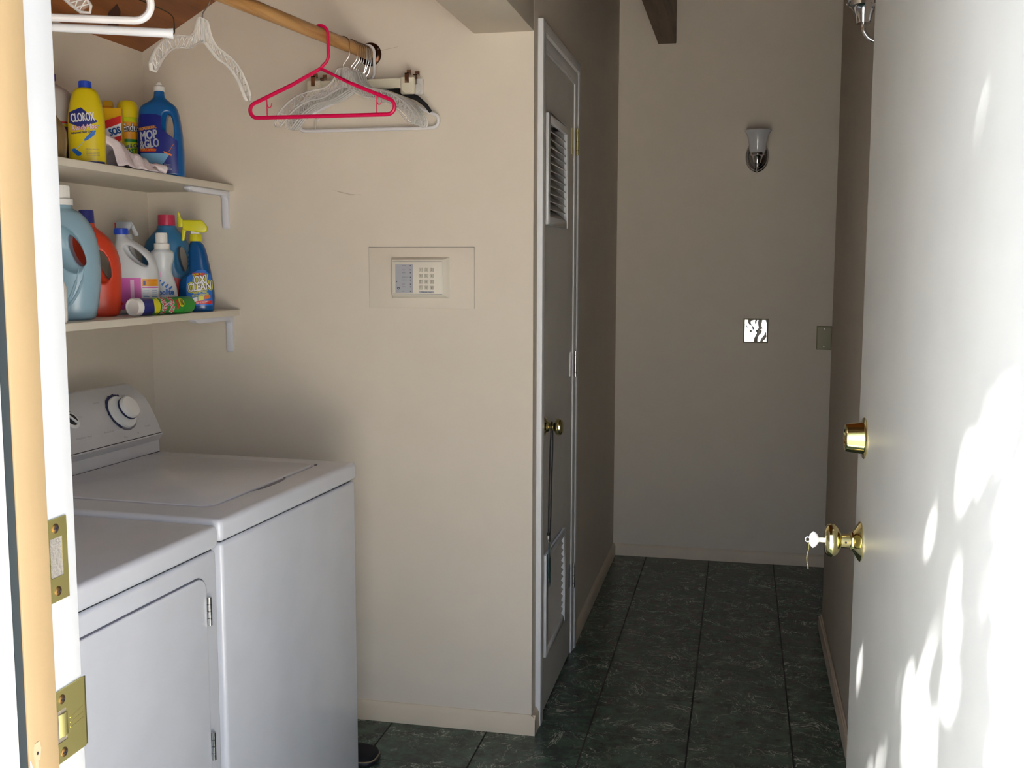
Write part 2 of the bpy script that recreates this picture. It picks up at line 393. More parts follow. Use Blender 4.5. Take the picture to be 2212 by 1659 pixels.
struct(MB().box(-1.82, -1.70, -3.4, .70, -.06, 2.05).build('wall_sky_block', MT['sky_block']), 'added pale grey wall left of the entry, out of view, blocking sky light', 'wall')  # added out of view to hold sky light off the open door
wm = bpy.data.objects['wall_middle']; scf = mat('scuff_grey', srgb(204, 193, 178), .8)
MB().tube(catmull([(-1.218, K+.0004, 1.656), (-1.192, K+.0004, 1.648), (-1.157, K+.0004, 1.640), (-1.125, K+.0004, 1.641)], 5), [.0006]*4+[.0018]*8+[.0006]*4, 6).build('scuff_mark', scf, wm)
MB().tube(catmull([(-1.075, K+.0002, 2.052), (-1.052, K+.0002, 2.058), (-1.005, K+.0002, 2.066)], 5), .0005, 6).build('hairline_crack', mat('crack_shadow', srgb(180, 167, 150), .9), wm)
# baseboards (profile: flat with eased top)
def baseb(name, p0, p1, nrm, h=.058, t=.013, label=''):
    d = Vector((p1[0]-p0[0], p1[1]-p0[1], 0)); L = d.length; d.normalize(); n_ = Vector((nrm[0], nrm[1], 0))
    m = Matrix((d, n_, Vector((0, 0, 1)))).transposed().to_4x4(); m.translation = (p0[0], p0[1], 0)
    prof = [(0, 0), (t, 0), (t, h-.014), (t*.55, h-.004), (t*.3, h), (0, h)]
    return struct(MB().prism(prof, 0, L, 'x', m).build(name, MT['base']), label, 'baseboard')
baseb('baseboard_middle', (XC+.013, K), (-1.83, K), (0, -1), .062, label='cream baseboard along the foot of the keypad wall')
baseb('baseboard_return', (XC, K-.012), (XC, 3.096), (1, 0), .062, label='short cream baseboard return at the outer corner of the keypad wall')
baseb('baseboard_corridor', (XC, 3.832), (XC, F), (1, 0), .058, label='cream baseboard along the left corridor wall past the louvred door')
baseb('baseboard_back', (XC+.012, F), (2.5, F), (0, -1), .058, label='cream baseboard along the end wall of the corridor')
w = MB(); w.box(XR-.013, XR, .83, 4.21, 0, .05); w.box(XR-.013, XR+.12, 4.21, 4.223, 0, .05); w.box(XR-.007, XR, .83, 4.21, .05, .062)
struct(w.build('baseboard_right', MT['base'], bevel=.003), 'cream baseboard along the right wall beside the open door', 'baseboard')

# ---- ground outside
struct(MB().box(-9, 9, -12, .735, -.16, -.06).build('patio', MT['conc']), 'pale concrete patio outside the entry', 'patio')
struct(MB().box(-.585, .225, .735, .80, -.06, .004).build('trim_2', MT['alu'], bevel=.004), 'metal threshold strip under the entry door', 'threshold')

# ---- entry door frame
fr = thing('door_frame', (-.585, .8, 0), 0, 'white and tan painted entry door jamb with brass strike plates on the left', 'door frame', kind='structure')
def fbox(nm, m, x0, x1, y0, y1, z0, z1, bevel=.0015): return MB().box(x0, x1, y0, y1, z0, z1).build(nm, m, fr, bevel=bevel, world=True)
tag(fbox('jamb', MT['jambw'], -.622, -.585, .772, .829, .004, 2.075), 'white painted jamb')
tag(fbox('jamb_stop', MT['tan'], -.622, -.573, .7375, .776, -.02, 2.06), 'tan painted outer jamb')
fbox('jamb', MT['jambw'], .226, .262, .772, .829, .004, 2.075); tag(fbox('jamb_stop', MT['tan'], .214, .262, .7375, .776, -.02, 2.06), 'tan painted outer jamb')
fbox('head_jamb', MT['jambw'], -.585, .226, .772, .829, 2.045, 2.075); tag(fbox('head_stop', MT['tan'], -.573, .214, .7375, .776, 2.03, 2.06), 'tan painted head stop')
# chipped paint and old latch mortise low on the tan jamb
xf = -.5727
ch = [(.7376, 1.012), (.7376, .958), (.7395, .962), (.7402, .969), (.7425, .975), (.7432, .986), (.7420, .998), (.7395, 1.008)]
tag(MB().prism(ch, xf-.0004, xf, 'x').build('chipped_paint', MT['jambw'], fr, world=True), 'pale bare patch where the tan paint has chipped')
paler = mat('pale_filler', srgb(158, 140, 112), .7, bump=(80, .4))
mo = [(.7435, 1.008), (.7500, 1.008), (.7520, 1.017), (.7500, 1.024), (.7440, 1.024), (.7425, 1.016)]
tag(MB().prism(mo, xf-.0004, xf+.0002, 'x').prism([(.7440, .985), (.7475, .985), (.7475, 1.008), (.7440, 1.008)], xf-.0004, xf+.0001, 'x').build('filled_mortise', paler, fr, world=True), 'filled old latch mortise')
for yy, zz in ((.7468, 1.0145), (.7462, .9775), (.7478, .9832)):
    MB().lathe([(0, 0), (.0014, 0), (.0014, .0006), (0, .0006)], 14, Matrix.Translation((xf, yy, zz)) @ Matrix.Rotation(PI/2, 4, 'Y'), caps=False).build('screw_hole', MT['ink'], fr, world=True)

def plate_with_hole(y0, y1, z0, z1, hy0, hy1, hz0, hz1, x, t=.0016):
    w = MB()
    w.box(x, x+t, y0, y1, z0, hz0); w.box(x, x+t, y0, y1, hz1, z1); w.box(x, x+t, y0, hy0, hz0, hz1); w.box(x, x+t, hy1, y1, hz0, hz1); return w
def flat_screw(parent, y, z, x):
    s = MB().lathe([(0, 0), (.0043, 0), (.0043, .0008), (.003, .0014), (0, .0015)], 20, Matrix.Translation((x, y, z)) @ Matrix.Rotation(PI/2, 4, 'Y')).build('screw', MT['screw'], parent, world=True)
    MB().box(x+.0014, x+.0017, y-.003, y+.003, z-.0005, z+.0005).box(x+.0014, x+.0017, y-.0005, y+.0005, z-.003, z+.003).build('screw_slot', MT['ink'], s, world=True)
xs = -.5849
sp = plate_with_hole(.780, .8145, 1.130, 1.204, .7905, .8075, 1.1515, 1.187, xs).build('strike_plate', MT['brassd'], fr, world=True); tag(sp, 'upper brass strike plate for the deadbolt')
flat_screw(sp, .7985, 1.1955, xs+.0014); flat_screw(sp, .7985, 1.139, xs+.0014)
MB().box(xs-.0005, xs+.0009, .7905, .8075, 1.1515, 1.187).build('bolt_hole', mat('raw_painted_hole', srgb(118, 114, 108), .7, bump=(300, 1)), sp, world=True)
sp = plate_with_hole(.780, .829, .983, 1.049, .788, .803, 1.0015, 1.031, xs).build('strike_plate', MT['brassd'], fr, world=True); tag(sp, 'lower brass strike plate with a curled latch lip')
flat_screw(sp, .7965, 1.0405, xs+.0014); flat_screw(sp, .7965, .9915, xs+.0014)
MB().tube(catmull([(xs+.0008, .8285, 0), (xs-.001, .834, 0), (xs-.007, .837, 0)], 4), .0012, 6, squash=(1, 1, 0)).build('lip_edge', MT['brassd'], sp, world=True) if False else None
lipp = [(xs, .8285), (xs+.0016, .8285), (xs+.0014, .8318), (xs+.0002, .8335), (xs-.0012, .8328), (xs-.0002, .8310)]
MB().prism([(a, b) for a, b in lipp], .984, 1.048, 'z').build('strike_lip', MT['brassd'], sp, world=True)
MB().box(xs-.001, xs+.0008, .788, .803, 1.0015, 1.031).build('latch_hole', mat('raw_painted_hole_low', srgb(112, 104, 92), .7, bump=(300, 1)), sp, world=True)
MB().prism([(xs, .803), (xs+.0022, .803), (xs+.003, .7975), (xs+.0012, .7915), (xs+.0002, .793)], 1.006, 1.027, 'z').build('latch_tab', MT['brassd'], sp, world=True)
for k in range(3): MB().tube([(xs+.0016, .807, 1.010+k*.0045), (xs+.0016, .826, 1.0115+k*.0055)], .0005, 6).build('pressed_rib', MT['brassd'], sp, world=True)

# ---- storm door frame outside the jamb
st = thing('storm_door_frame', (-.585, .72, 0), 0, 'white aluminium storm door frame with dark gasket at the left edge', 'door frame', kind='structure')
MB().box(-.60, -.5745, .7275, .737, -.05, 2.06).build('gasket', MT['gasket'], st, world=True)
MB().tube([(-.577, .7225, -.05), (-.577, .7225, 2.06)], .0048, 14).build('frame_rail', MT['alu'], st, world=True)
MB().box(-.60, -.582, .7155, .7275, -.05, 2.06).build('frame_channel', mat('grey_channel', srgb(120, 128, 130), .35, .6), st, world=True)
MB().box(-.66, -.574, .690, .7155, -.05, 2.10).build('frame_face', MT['alu'], st, world=True, bevel=.003)

# ================================================================== ENTRY DOOR (open inward)
hx, hy = .2155, .829; ex, ey = .1785, 1.660
L = math.hypot(ex-hx, ey-hy); dd = Vector((ex-hx, ey-hy, 0)).normalized()
# local frame: x along the leaf from hinge to free edge, y = thickness (away from the seen face), z up
yy_ = Vector((-dd.y, dd.x, 0))*-1
md = Matrix((dd, yy_, Vector((0, 0, 1)))).transposed().to_4x4(); md.translation = (hx, hy, .008)
door = thing('door_1', None, 0, 'white entry door standing open on the right with sunlight on it', 'door', kind='structure', mtx=md)
leaf = MB().box(0, L, 0, .044, 0, 2.03).build('door_leaf', MT['doorw'], door, bevel=.0015)
for hz in (.25, 1.02, 1.8):
    hg = MB().tube([(-.004, .046, hz-.045), (-.004, .046, hz+.045)], .0055, 12).build('hinge', MT['brassd'], door)
def axm(x, z, y=0): return Matrix.Translation((x, y, z)) @ Matrix.Rotation(PI/2, 4, 'X')      # lathe z -> local -y (out of the seen face)
kz = 1.0115; dz = 1.167
db = MB().lathe([(0, 0), (.0305, 0), (.0305, .0012), (.0295, .002), (.0240, .0026), (.0235, .0036), (.0205, .0255), (.0195, .0275), (.0130, .0278), (.012, .0265), (0, .0265)], 44, axm(L-.054, dz)).build('deadbolt', MT['brass'], door); tag(db, 'brass deadbolt cylinder')
MB().box(L-.0545, L-.0535, -.0272, -.0262, dz-.0040, dz+.0040).build('keyway', MT['ink'], db)
ks = MB().lathe([(0, 0), (.0355, 0), (.0355, .002), (.033, .004), (.017, .0135), (.0165, .016)], 40, axm(L-.054, kz) @ Matrix.Diagonal((.84, .84, .84, 1))).build('rosette', MT['brass'], door); tag(ks, 'round brass rosette')
kb = MB().lathe([(.0165, .012), (.0165, .018), (.0155, .0185), (.013, .019), (.013, .034), (.0155, .036), (.0235, .040), (.0285, .0455), (.0300, .051), (.0285, .057), (.023, .0615), (.016, .0635), (0, .064)], 40, axm(L-.054, kz) @ Matrix.Diagonal((.83, .83, .82, 1))).build('door_knob', MT['brass'], door); tag(kb, 'polished brass door knob')
MB().lathe([(0, 0), (.0017, 0), (.0017, .001), (0, .001)], 10, Matrix.Translation((L-.054-.0103, -.0222, kz)) @ Matrix.Rotation(-PI/2, 4, 'Y')).build('pin_hole', MT['ink'], kb)
# key in the knob
md2 = md @ Matrix.Translation((L-.054, -.0520, kz))
key = thing('key', None, 0, 'silver key with a beaded brass chain stuck in the entry door knob', 'key', mtx=md2)
ksil = mat('key_nickel', srgb(232, 232, 236), .25, 1)
bow = [(0, .0), (0, 0)]
pts = [(-.011, -.0035), (-.014, -.0085), (-.019, -.0115), (-.023, -.0125), (-.0255, -.0105), (-.0285, -.0085), (-.0325, -.006), (-.0355, -.0045), (-.0365, 0), (-.0355, .0045), (-.0325, .006), (-.0285, .0085), (-.0255, .0105), (-.023, .0125), (-.019, .0115), (-.014, .0085), (-.011, .0035), (.006, .0035), (.006, -.0035)]
pts = [(max(a, -.0300)*.72, b) for a, b in pts]
w = MB(); w.prism([(p[0], p[1]) for p in pts[::-1]], -.0011, .0011, 'x')
bo = w.build('key_bow', ksil, key, bevel=.0004)
MB().tube([(0, -.0236+.0036*math.cos(2*PI*k/16), .0036*math.sin(2*PI*k/16)) for k in range(16)], .0012, 8, closed=True).build('key_loop', ksil, key)
w = MB(); random.seed(3)
for k in range(23): w.lathe([(math.sin(PI*i/6)*.0011, -math.cos(PI*i/6)*.0011) for i in range(7)], 8, Matrix.Translation((.0015*math.sin(k*.9)*.5, -.0232+.0012*math.sin(k*.35), -.003-k*.0019)), caps=False)
w.build('bead_chain', MT['brass'], key)

# ================================================================== CLOSET DOOR
xd = -.592
cd = thing('door_2', (xd, 3.145, 0), 0, 'narrow off-white closet door with upper and lower louvre vents', 'door', kind='structure')
def cb(nm, m, *b, bevel=.001, par=None): return MB().box(*b).build(nm, m, par or cd, bevel=bevel, world=True)
w = MB(); Y0, Y1 = 3.148, 3.732; zs = [(.008, .20), (.51, 1.565), (1.875, 2.058)]
for a, b in zs: w.box(xd-.032, xd, Y0, Y1, a, b)
for a, b in ((.20, .51), (1.565, 1.875)): w.box(xd-.032, xd, Y0, 3.205, a, b); w.box(xd-.032, xd, 3.545, Y1, a, b)
w.build('door_leaf', MT['closet'], cd, world=True)
for a, b in ((.188, .522), (1.553, 1.887)):
    lf = MB(); x0, x1 = xd, xd+.011
    for (p0, p1, q0, q1) in ((3.186, 3.216, a, b), (3.530, 3.560, a, b)): lf.box(x0, x1, p0, p1, q0, q1)
    lf.box(x0, x1, 3.216, 3.530, b-.026, b); lf.box(x0, x1, 3.216, 3.530, a, a+.026)
    lo = lf.build('louvre_frame', MT['trimw'], cd, world=True, bevel=.003)
    nsl = 12; H = b-a-.052
    for k in range(nsl):
        zz = a+.026+H*(k+.5)/nsl
        MB().prism([(xd+.006, zz-.014), (xd+.008, zz-.012), (xd-.020, zz+.012), (xd-.022, zz+.010)], 3.214, 3.532, 'y').build('slat', MT['closet'], lo, world=True)
# casing
tr = thing('door_casing', (XC, 3.1, 0), 0, 'white moulded casing around the narrow closet door', 'door casing', kind='structure')
def casing_profile(w_, t=.016): return [(0, 0), (0, t*.55), (w_*.08, t*.62), (w_*.12, t*.5), (w_*.45, t*.75), (w_*.52, t*.62), (w_*.60, t*.95), (w_*.93, t), (w_, t*.85), (w_, 0)]
def prof_v(y_in, y_out, z0, z1, nm):
    s = 1 if y_out > y_in else -1; wd = abs(y_out-y_in)
    MB().prism([(XC+t_, y_in+s*u_) for u_, t_ in casing_profile(wd)], z0, z1, 'z').build(nm, MT['trimw'], tr, world=True)
pr_ = casing_profile(.084)
MB().loft([[(XC+t_, 3.742+u_, 0) for u_, t_ in pr_], [(XC+t_, 3.742+u_, 2.060+u_*.98) for u_, t_ in pr_]]).build('casing_board', MT['trimw'], tr, world=True)
MB().loft([[(XC+t_, 3.142, 2.060+u_*.98) for u_, t_ in pr_], [(XC+t_, 3.742+u_, 2.060+u_*.98) for u_, t_ in pr_]]).build('head_casing', MT['trimw'], tr, world=True)
cb('casing_board', MT['trimw'], XC, XC+.0165, 3.096, 3.142, 0, 2.142, bevel=.0015, par=tr)
cb('reveal', MT['trimw'], XC-.035, XC+.004, 3.733, 3.740, 0, 2.062, par=tr); cb('reveal', MT['trimw'], XC-.035, XC+.004, 3.142, 3.147, 0, 2.062, par=tr)
for hz, m_ in ((1.86, MT['brassd']), (1.08, MT['steel']), (.303, MT['steel'])):
    hg = MB().tube([(XC+.021, 3.722, hz-.046), (XC+.021, 3.722, hz+.046)], .0048, 12).box(xd-.001, xd+.0015, 3.690, 3.72, hz-.044, hz+.044).build('hinge', m_, cd, world=True)
    tag(hg, 'brass hinge' if hz > 1.5 else 'steel hinge')
    for k in (-1, 0, 1): MB().tube([(XC+.021, 3.722, hz+k*.0305-.0006), (XC+.021, 3.722, hz+k*.0305+.0006)], .005, 12).build('hinge_gap', MT['ink'], hg, world=True)
# knob
mk = Matrix.Translation((xd, 3.200, .930)) @ Matrix.Rotation(PI/2, 4, 'Y')
MB().lathe([(0, 0), (.031, 0), (.030, .003), (.018, .008), (.0145, .014), (.0125, .016), (.0125, .030), (.016, .033), (.0245, .039), (.0265, .046), (.0245, .053), (.017, .058), (0, .0595)], 32, mk).build('door_knob', MT['brass'], cd, world=True)
# lanyard
ly = thing('lanyard', (xd+.023, 3.2, .93), 0, 'black cord lanyard with a clear tag hanging from the closet door knob', 'lanyard')
cordp = [(xd+.023, 3.200+.0145*math.cos(a), .930+.0145*math.sin(a)) for a in [PI*(-.1+1.2*i/12) for i in range(13)]]
lowL = [(xd+.020, 3.192, .86), (xd+.017, 3.196, .75), (xd+.015, 3.199, .645), (xd+.0145, 3.2, .592)]
lowR = [(xd+.025, 3.207, .86), (xd+.022, 3.206, .75), (xd+.020, 3.205, .62), (xd+.019, 3.204, .566)]
MB().tube(catmull(lowR[::-1]+cordp+lowL, 3), .0023, 8).build('cord', MT['black'], ly, world=True)
MB().lathe([(.0001, -.006), (.004, -.004), (.0042, .004), (.0001, .006)], 12, Matrix.Translation((xd+.0145, 3.2, .588))).lathe([(.0001, -.005), (.0035, -.003), (.0035, .003), (.0001, .005)], 12, Matrix.Translation((xd+.019, 3.204, .566))).build('cord_stop', MT['black'], ly, world=True)
MB().box(xd+.0135, xd+.0155, 3.19, 3.2, .562, .584).build('tag_clip', MT['steel'], ly, world=True, bevel=.0006)
MB().prism([(3.182, .46), (3.205, .415), (3.217, .43), (3.215, .552), (3.190, .562), (3.184, .55)], xd+.0165, xd+.0195, 'x').build('tag', mat('clear_teal_tag', srgb(60, 92, 100), .15, spec=.8), ly, world=True, bevel=.0006)

# ================================================================== SWITCH PLATES, KEYPAD
pf = mat('crinkled_metal_plate', srgb(205, 205, 205), .05, 1)
n_, l_ = pf.node_tree.nodes, pf.node_tree.links
nz = n_.new('ShaderNodeTexNoise'); nz.inputs['Scale'].default_value = 22; nz.inputs['Detail'].default_value = 0; nz.inputs['Distortion'].default_value = .8
tc_ = n_.new('ShaderNodeTexCoord'); bp = n_.new('ShaderNodeBump'); bp.inputs['Strength'].default_value = 1; bp.inputs['Distance'].default_value = .003
l_.new(tc_.outputs['Object'], nz.inputs['Vector']); l_.new(nz.outputs[0], bp.inputs['Height']); l_.new(bp.outputs[0], n_['Principled BSDF'].inputs['Normal'])
def bevelplate(x0, x1, z0, z1, y, t, ins):
    vs = [(x0, y, z0), (x1, y, z0), (x1, y, z1), (x0, y, z1), (x0+ins, y-t, z0+ins), (x1-ins, y-t, z0+ins), (x1-ins, y-t, z1-ins), (x0+ins, y-t, z1-ins)]
    return MB().add(vs, [(0, 1, 2, 3), (4, 5, 6, 7), (0, 1, 5, 4), (1, 2, 6, 5), (2, 3, 7, 6), (3, 0, 4, 7)])
sw = thing('switch_plate', (.067, F, 1.127), 0, 'square double switch plate with shiny crinkled film below the wall lamp', 'switch plate')
bevelplate(.009, .125, 1.069, 1.184, F, .006, .006).build('cover_plate', MT['plate'], sw, world=True)
MB().box(.016, .117, F-.0072, F-.006, 1.076, 1.177).build('film', pf, sw, world=True)
for xx in (.044, .090): MB().box(xx-.005, xx+.005, F-.017, F-.006, 1.118, 1.130).build('toggle', MT['plate'], sw, world=True, bevel=.002)
bl = thing('blank_plate', (.38, F, 1.097), 0, 'plain olive blank cover plate at the right end of the far wall', 'cover plate')
bevelplate(.345, .4155, 1.041, 1.153, F, .0055, .005).build('cover_plate', MT['plate'], bl, world=True)
for zz in (1.056, 1.139): MB().lathe([(0, 0), (.003, 0), (.0025, .001), (0, .0012)], 14, Matrix.Translation((.380, F-.0055, zz)) @ Matrix.Rotation(PI/2, 4, 'X')).build('screw', MT['steel'], bl, world=True)

pn = thing('access_panel', (-.94, K, 1.39), 0, 'shallow painted rectangular cover around the keypad on the beige wall', 'wall panel')
MB().box(-1.102, -.775, K-.0045, K, 1.301, 1.482).build('panel', MT['wall'], pn, world=True, bevel=.0008)
MB().box(-1.1032, -.7749, K-.0012, K, 1.3012, 1.4830).build('panel_joint', MT['greyp'], pn, world=True)
kp = thing('alarm_keypad', (-.94, K-.0045, 1.39), 0, 'cream alarm keypad with twelve buttons and grey indicator strip', 'keypad')
yk = K-.0045
# bevelled surround and body
MBk = MB(); x0, x1, z0, z1 = -1.029, -.850, 1.331, 1.453
vs = [(x0, yk, z0), (x1, yk, z0), (x1, yk, z1), (x0, yk, z1), (x0+.006, yk-.020, z0+.010), (x1-.014, yk-.020, z0+.010), (x1-.014, yk-.020, z1-.008), (x0+.006, yk-.020, z1-.008)]
MBk.add(vs, [(0, 1, 2, 3), (4, 5, 6, 7), (0, 1, 5, 4), (1, 2, 6, 5), (2, 3, 7, 6), (3, 0, 4, 7)])
kbody = MBk.build('surround', MT['keyp'], kp, world=True, bevel=.001)
yf = yk-.020
MB().box(x0+.010, x1-.016, yf-.003, yf, z0+.012, z1-.012).build('keypad_cover', MT['keyp'], kp, world=True, bevel=.0008)
yf -= .003
for q in (z0+.0125, z1-.0133): MB().box(x0+.0105, x1-.0165, yf-.0003, yf+.0002, q, q+.0008).build('seam', MT['greyp'], kp, world=True)
def kmap(x, z): return (x, yf-.0009, z)
MB().box(-1.011, -.956, yf-.0005, yf, 1.348, 1.432).build('indicator_strip', MT['keyg'], kp, world=True)
def wtxt(par, s, size, x, z, m, y, **k):
    inv = WM[par.name].inverted()
    return txt(par, s, size, lambda a, b: inv @ Vector((a, y, b)), m, x=x, z=z, **k)
rows_ = [(1.4275, 'POWER'), (1.4150, 'READY'), (1.4065, 'ARMED'), (1.3940, 'INTERIOR ON'), (1.3855, 'PERIMETER'), (1.3730, 'ALERT'), (1.3650, 'REPAIR'), (1.3520, 'FIRE')]
for zz, s in rows_:
    MB().box(-.9655, -.9630, yf-.0009, yf-.0004, zz-.0013, zz+.0013).build('indicator', MT['ink'], kp, world=True)
    wtxt(kp, s, .0030, -.9895, zz, MT['ink'], yf-.0007, align='LEFT')
wtxt(kp, 'G', .0105, -1.0015, 1.3605, MT['navy'], yf-.0008, bold=.0003, rot=PI/2)
MB().box(-1.0085, -1.0060, yf-.0009, yf-.0004, 1.379, 1.3815).build('sensor_hole', MT['ink'], kp, world=True)
lab = ['1', '2', '3', '4', '5', '6', '7', '8', '9', '*', '0', '#']
for i in range(12):
    cx_ = -.9315+(i % 3)*.0170; cz_ = 1.4155-(i//3)*.0176
    bt = MB().box(cx_-.0055, cx_+.0055, yf-.003, yf, cz_-.0058, cz_+.0058).build('button', MT['keypb'], kp, world=True, bevel=.0012)
    wtxt(bt, lab[i], .0085, cx_, cz_, MT['ink'], yf-.0033)
MB().box(-.937, -.891, yf-.0003, yf, 1.3475, 1.3525).build('name_strip', MT['keyg'], kp, world=True)
wtxt(kp, 'ITI Security Control', .0042, -.914, 1.350, MT['navy'], yf-.0006, bold=.00005)

# ================================================================== WALL LAMPS
def sconce():
    t = thing('wall_lamp', (0, 0, 0), 0, 'chrome wall lamp with white bell glass shade on the far corridor wall', 'wall lamp', 'chrome wall lamps')
    # local: wall plane y = 0, lamp projects to -y, z relative to backplate centre
    w = MB(); rings = []
    for (s_, d_) in ((1, 0), (1, .004), (.93, .008), (.88, .008), (.84, .012), (.74, .015), (.70, .0135), (.62, .018), (.3, .022), (.01, .023)):
        rings.append([(.054*s_*math.cos(2*PI*k/40), -d_, .072*s_*math.sin(2*PI*k/40)) for k in range(40)])
    w.loft(rings).build('backplate', MT['chrome'], t)
    MB().tube(catmull([(0, -.018, -.02), (0, -.032, -.052), (0, -.055, -.076), (0, -.082, -.075), (0, -.098, -.058), (0, -.100, -.038)], 6), .0046, 14).build('arm', MT['chrome'], t)
    MB().lathe([(0, -.040), (.0155, -.040), (.0165, -.036), (.018, -.026), (.021, -.018), (.0225, -.012), (.026, -.007), (.031, -.004), (.031, .010), (0, .010)], 36, Matrix.Translation((0, -.100, 0))).build('fitter', MT['chrome'], t)
    prof = [(.028, .004), (.034, .010), (.0375, .024), (.039, .045), (.0425, .068), (.049, .088), (.058, .103), (.0615, .107)]
    inner = [(r-.0035, z) for r, z in prof[::-1]]
    MB().lathe(prof+inner, 44, Matrix.Translation((0, -.100, 0)), caps=False).build('shade', MT['glassw'], t)
    MB().lathe([(.013, .01), (.013, .03), (.019, .05), (.024, .068), (.018, .085), (.0001, .092)], 24, Matrix.Translation((0, -.100, 0)), caps=False).build('bulb', MT['glassw'], t)
    MB().lathe([(0, 0), (.005, 0), (.005, .004), (.003, .006), (0, .007)], 14, Matrix.Translation((0, -.131, .003)) @ Matrix.Rotation(PI/2, 4, 'X')).build('thumb_screw', MT['chrome'], t)
    return t
s1 = sconce(); s1.location = (.052, F, 1.938)
s2 = copy_tree(s1); s2.location = (XR, 2.44, 1.985); s2.rotation_euler = (0, 0, -PI/2)
s2['label'] = 'chrome wall lamp high on the right wall, only its stem peeking past the open door'

# ================================================================== SHELVES + BRACKETS
def shelf(zt, xf_, y0, label):
    return tag(MB().box(XL+.001, xf_, y0, K-.001, zt-.019, zt).build('shelf', MT['shelf'], bevel=.0015), label, 'shelf', 'painted shelves in the alcove')
shelf(1.674, -1.5395, 1.0, 'upper cream painted shelf holding the floor cleaners')
shelf(1.292, -1.528, 1.0, 'lower cream painted shelf holding the laundry detergents')
def bracket(x, ztop, label):
    t = thing('shelf_bracket', (x, K, ztop), 0, label, 'shelf bracket', 'white shelf brackets')
    w = MB(); wv = .011
    prof = [(0, 0), (-.235, 0), (-.240, -.006), (-.232, -.011), (-.215, -.0155), (-.022, -.0155), (-.013, -.024), (-.012, -.108), (-.009, -.114), (0, -.115)]
    w.prism([(p[0], p[1]) for p in prof], -wv, wv, 'x'); w.build('bracket_body', MT['brack'], t, bevel=.003)
    return t
bracket(-1.5655, 1.655, 'white L-shaped bracket under the end of the upper shelf'); bracket(-1.5620, 1.273, 'white L-shaped bracket under the end of the lower shelf')

# ================================================================== WASHER AND DRYER
th = math.atan2(-.0554, .9985)
mm = Matrix(((.9985, -.0554*-1, 0, 0), (-.0554, .9985, 0, 0), (0, 0, 1, 0), (0, 0, 0, 1)))
# local: x = out of the front, y = from near side to far side, z up; origin at near-front-bottom corner
def mach_frame(along):
    o = Vector((-1.0, 2.63, 0)) - Vector((.0554, .9985, 0))*along
    m = Matrix((Vector((.9985, -.0554, 0)), Vector((.0554, .9985, 0)), Vector((0, 0, 1)))).transposed().to_4x4(); m.translation = o; return m
Wd, Dp = .686, .70
def console(t, zt, knobs):
    prof = [(-.593, zt-.002), (-.5935, zt+.034), (-.580, zt+.052), (-.587, zt+.060), (-.5985, zt+.090), (-.608, zt+.108), (-.620, zt+.131), (-.633, zt+.150), (-.655, zt+.170), (-.685, zt+.189), (-.705, zt+.189), (-.712, zt+.18), (-.712, zt-.002)]
    c = MB().prism([(a, b) for a, b in prof], .014, Wd-.010, 'y').build('console', MT['consol'], t, ang=28)
    for z_, x_ in ((zt+.001, -.592), (zt+.056, -.5825)):
        MB().tube([(x_, .015, z_), (x_, Wd-.011, z_)], .0009, 6).build('console_seam', MT['gap'], c)
    return c
def cmap(zt):
    # point on the console face: s = distance up the face, y = across
    face = [(-.587, zt+.060), (-.5985, zt+.090), (-.608, zt+.108), (-.620, zt+.131), (-.633, zt+.150), (-.655, zt+.170), (-.685, zt+.189)]
    def f(y, s, off=.0006):
        acc = 0
        for a, b in zip(face, face[1:]):
            l = math.hypot(b[0]-a[0], b[1]-a[1])
            if s <= acc+l or b == face[-1]:
                q = (s-acc)/l; n = Vector((b[1]-a[1], 0, -(b[0]-a[0]))).normalized()
                return Vector((a[0]+(b[0]-a[0])*q, y, a[1]+(b[1]-a[1])*q)) + n*off
            acc += l
    return f
def dial(t, y, s, cm, kind):
    p = cm(y, s, 0); q = cm(y, s+.01, 0); up = (q-p).normalized(); ac = Vector((0, 1, 0)); n = ac.cross(up).normalized()
    if n.x < 0: n = -n
    m = Matrix((ac, up, n)).transposed().to_4x4(); m.translation = p
    if kind == 'big':
        MB().lathe([(0, -.004), (.052, -.004), (.052, .0012), (0, .0012)], 44, m).build('dial_scale', MT['greyp'], t)
        w = MB()
        for k in range(23):
            a = 2*PI*k/48+1.15; w.box(.044, .0530+(.0012 if k % 3 else .003), -.0030, .0030, .001, .0018, m @ Matrix.Rotation(a, 4, 'Z'))
        w.build('dial_marks', MT['navy'], t)
        kn = MB().lathe([(0, 0), (.0475, 0), (.0475, .005), (.0455, .008), (.030, .0095), (.0235, .014), (.0225, .020), (.0265, .0225), (.0265, .023)], 44, m).build('dial', MT['knobw'], t)
        MB().lathe([(0, .0215), (.0322, .0215), (.0322, .0262), (0, .0262)], 44, m).build('dial_band', MT['navy'], kn)
        MB().lathe([(0, .026), (.0310, .026), (.0310, .034), (.0285, .038), (0, .0395)], 44, m).build('dial_cap', MT['knobw'], kn)
    else:
        w = MB()
        for k in range(12):
            a = 2*PI*k/26+1.0; w.box(.021, .0285, -.0032, .0032, .0004, .0014, m @ Matrix.Rotation(a, 4, 'Z'))
        w.build('dial_marks', MT['navy'], t)
        kn = MB().lathe([(0, 0), (.0245, 0), (.0245, .004), (.021, .0065), (.0195, .0065)], 32, m).build('selector_knob', MT['knobw'], t)
        MB().lathe([(0, .002), (.0165, .002), (.0165, .0072), (.0, .0072)], 32, m).build('knob_recess', MT['ink'], kn)
        MB().prism([(-.003, -.019), (.003, -.019), (.0022, .019), (-.0022, .019)], .004, .011, 'z', m @ Matrix.Rotation(.6, 4, 'Z')).build('knob_grip', MT['knobw'], kn, bevel=.001)

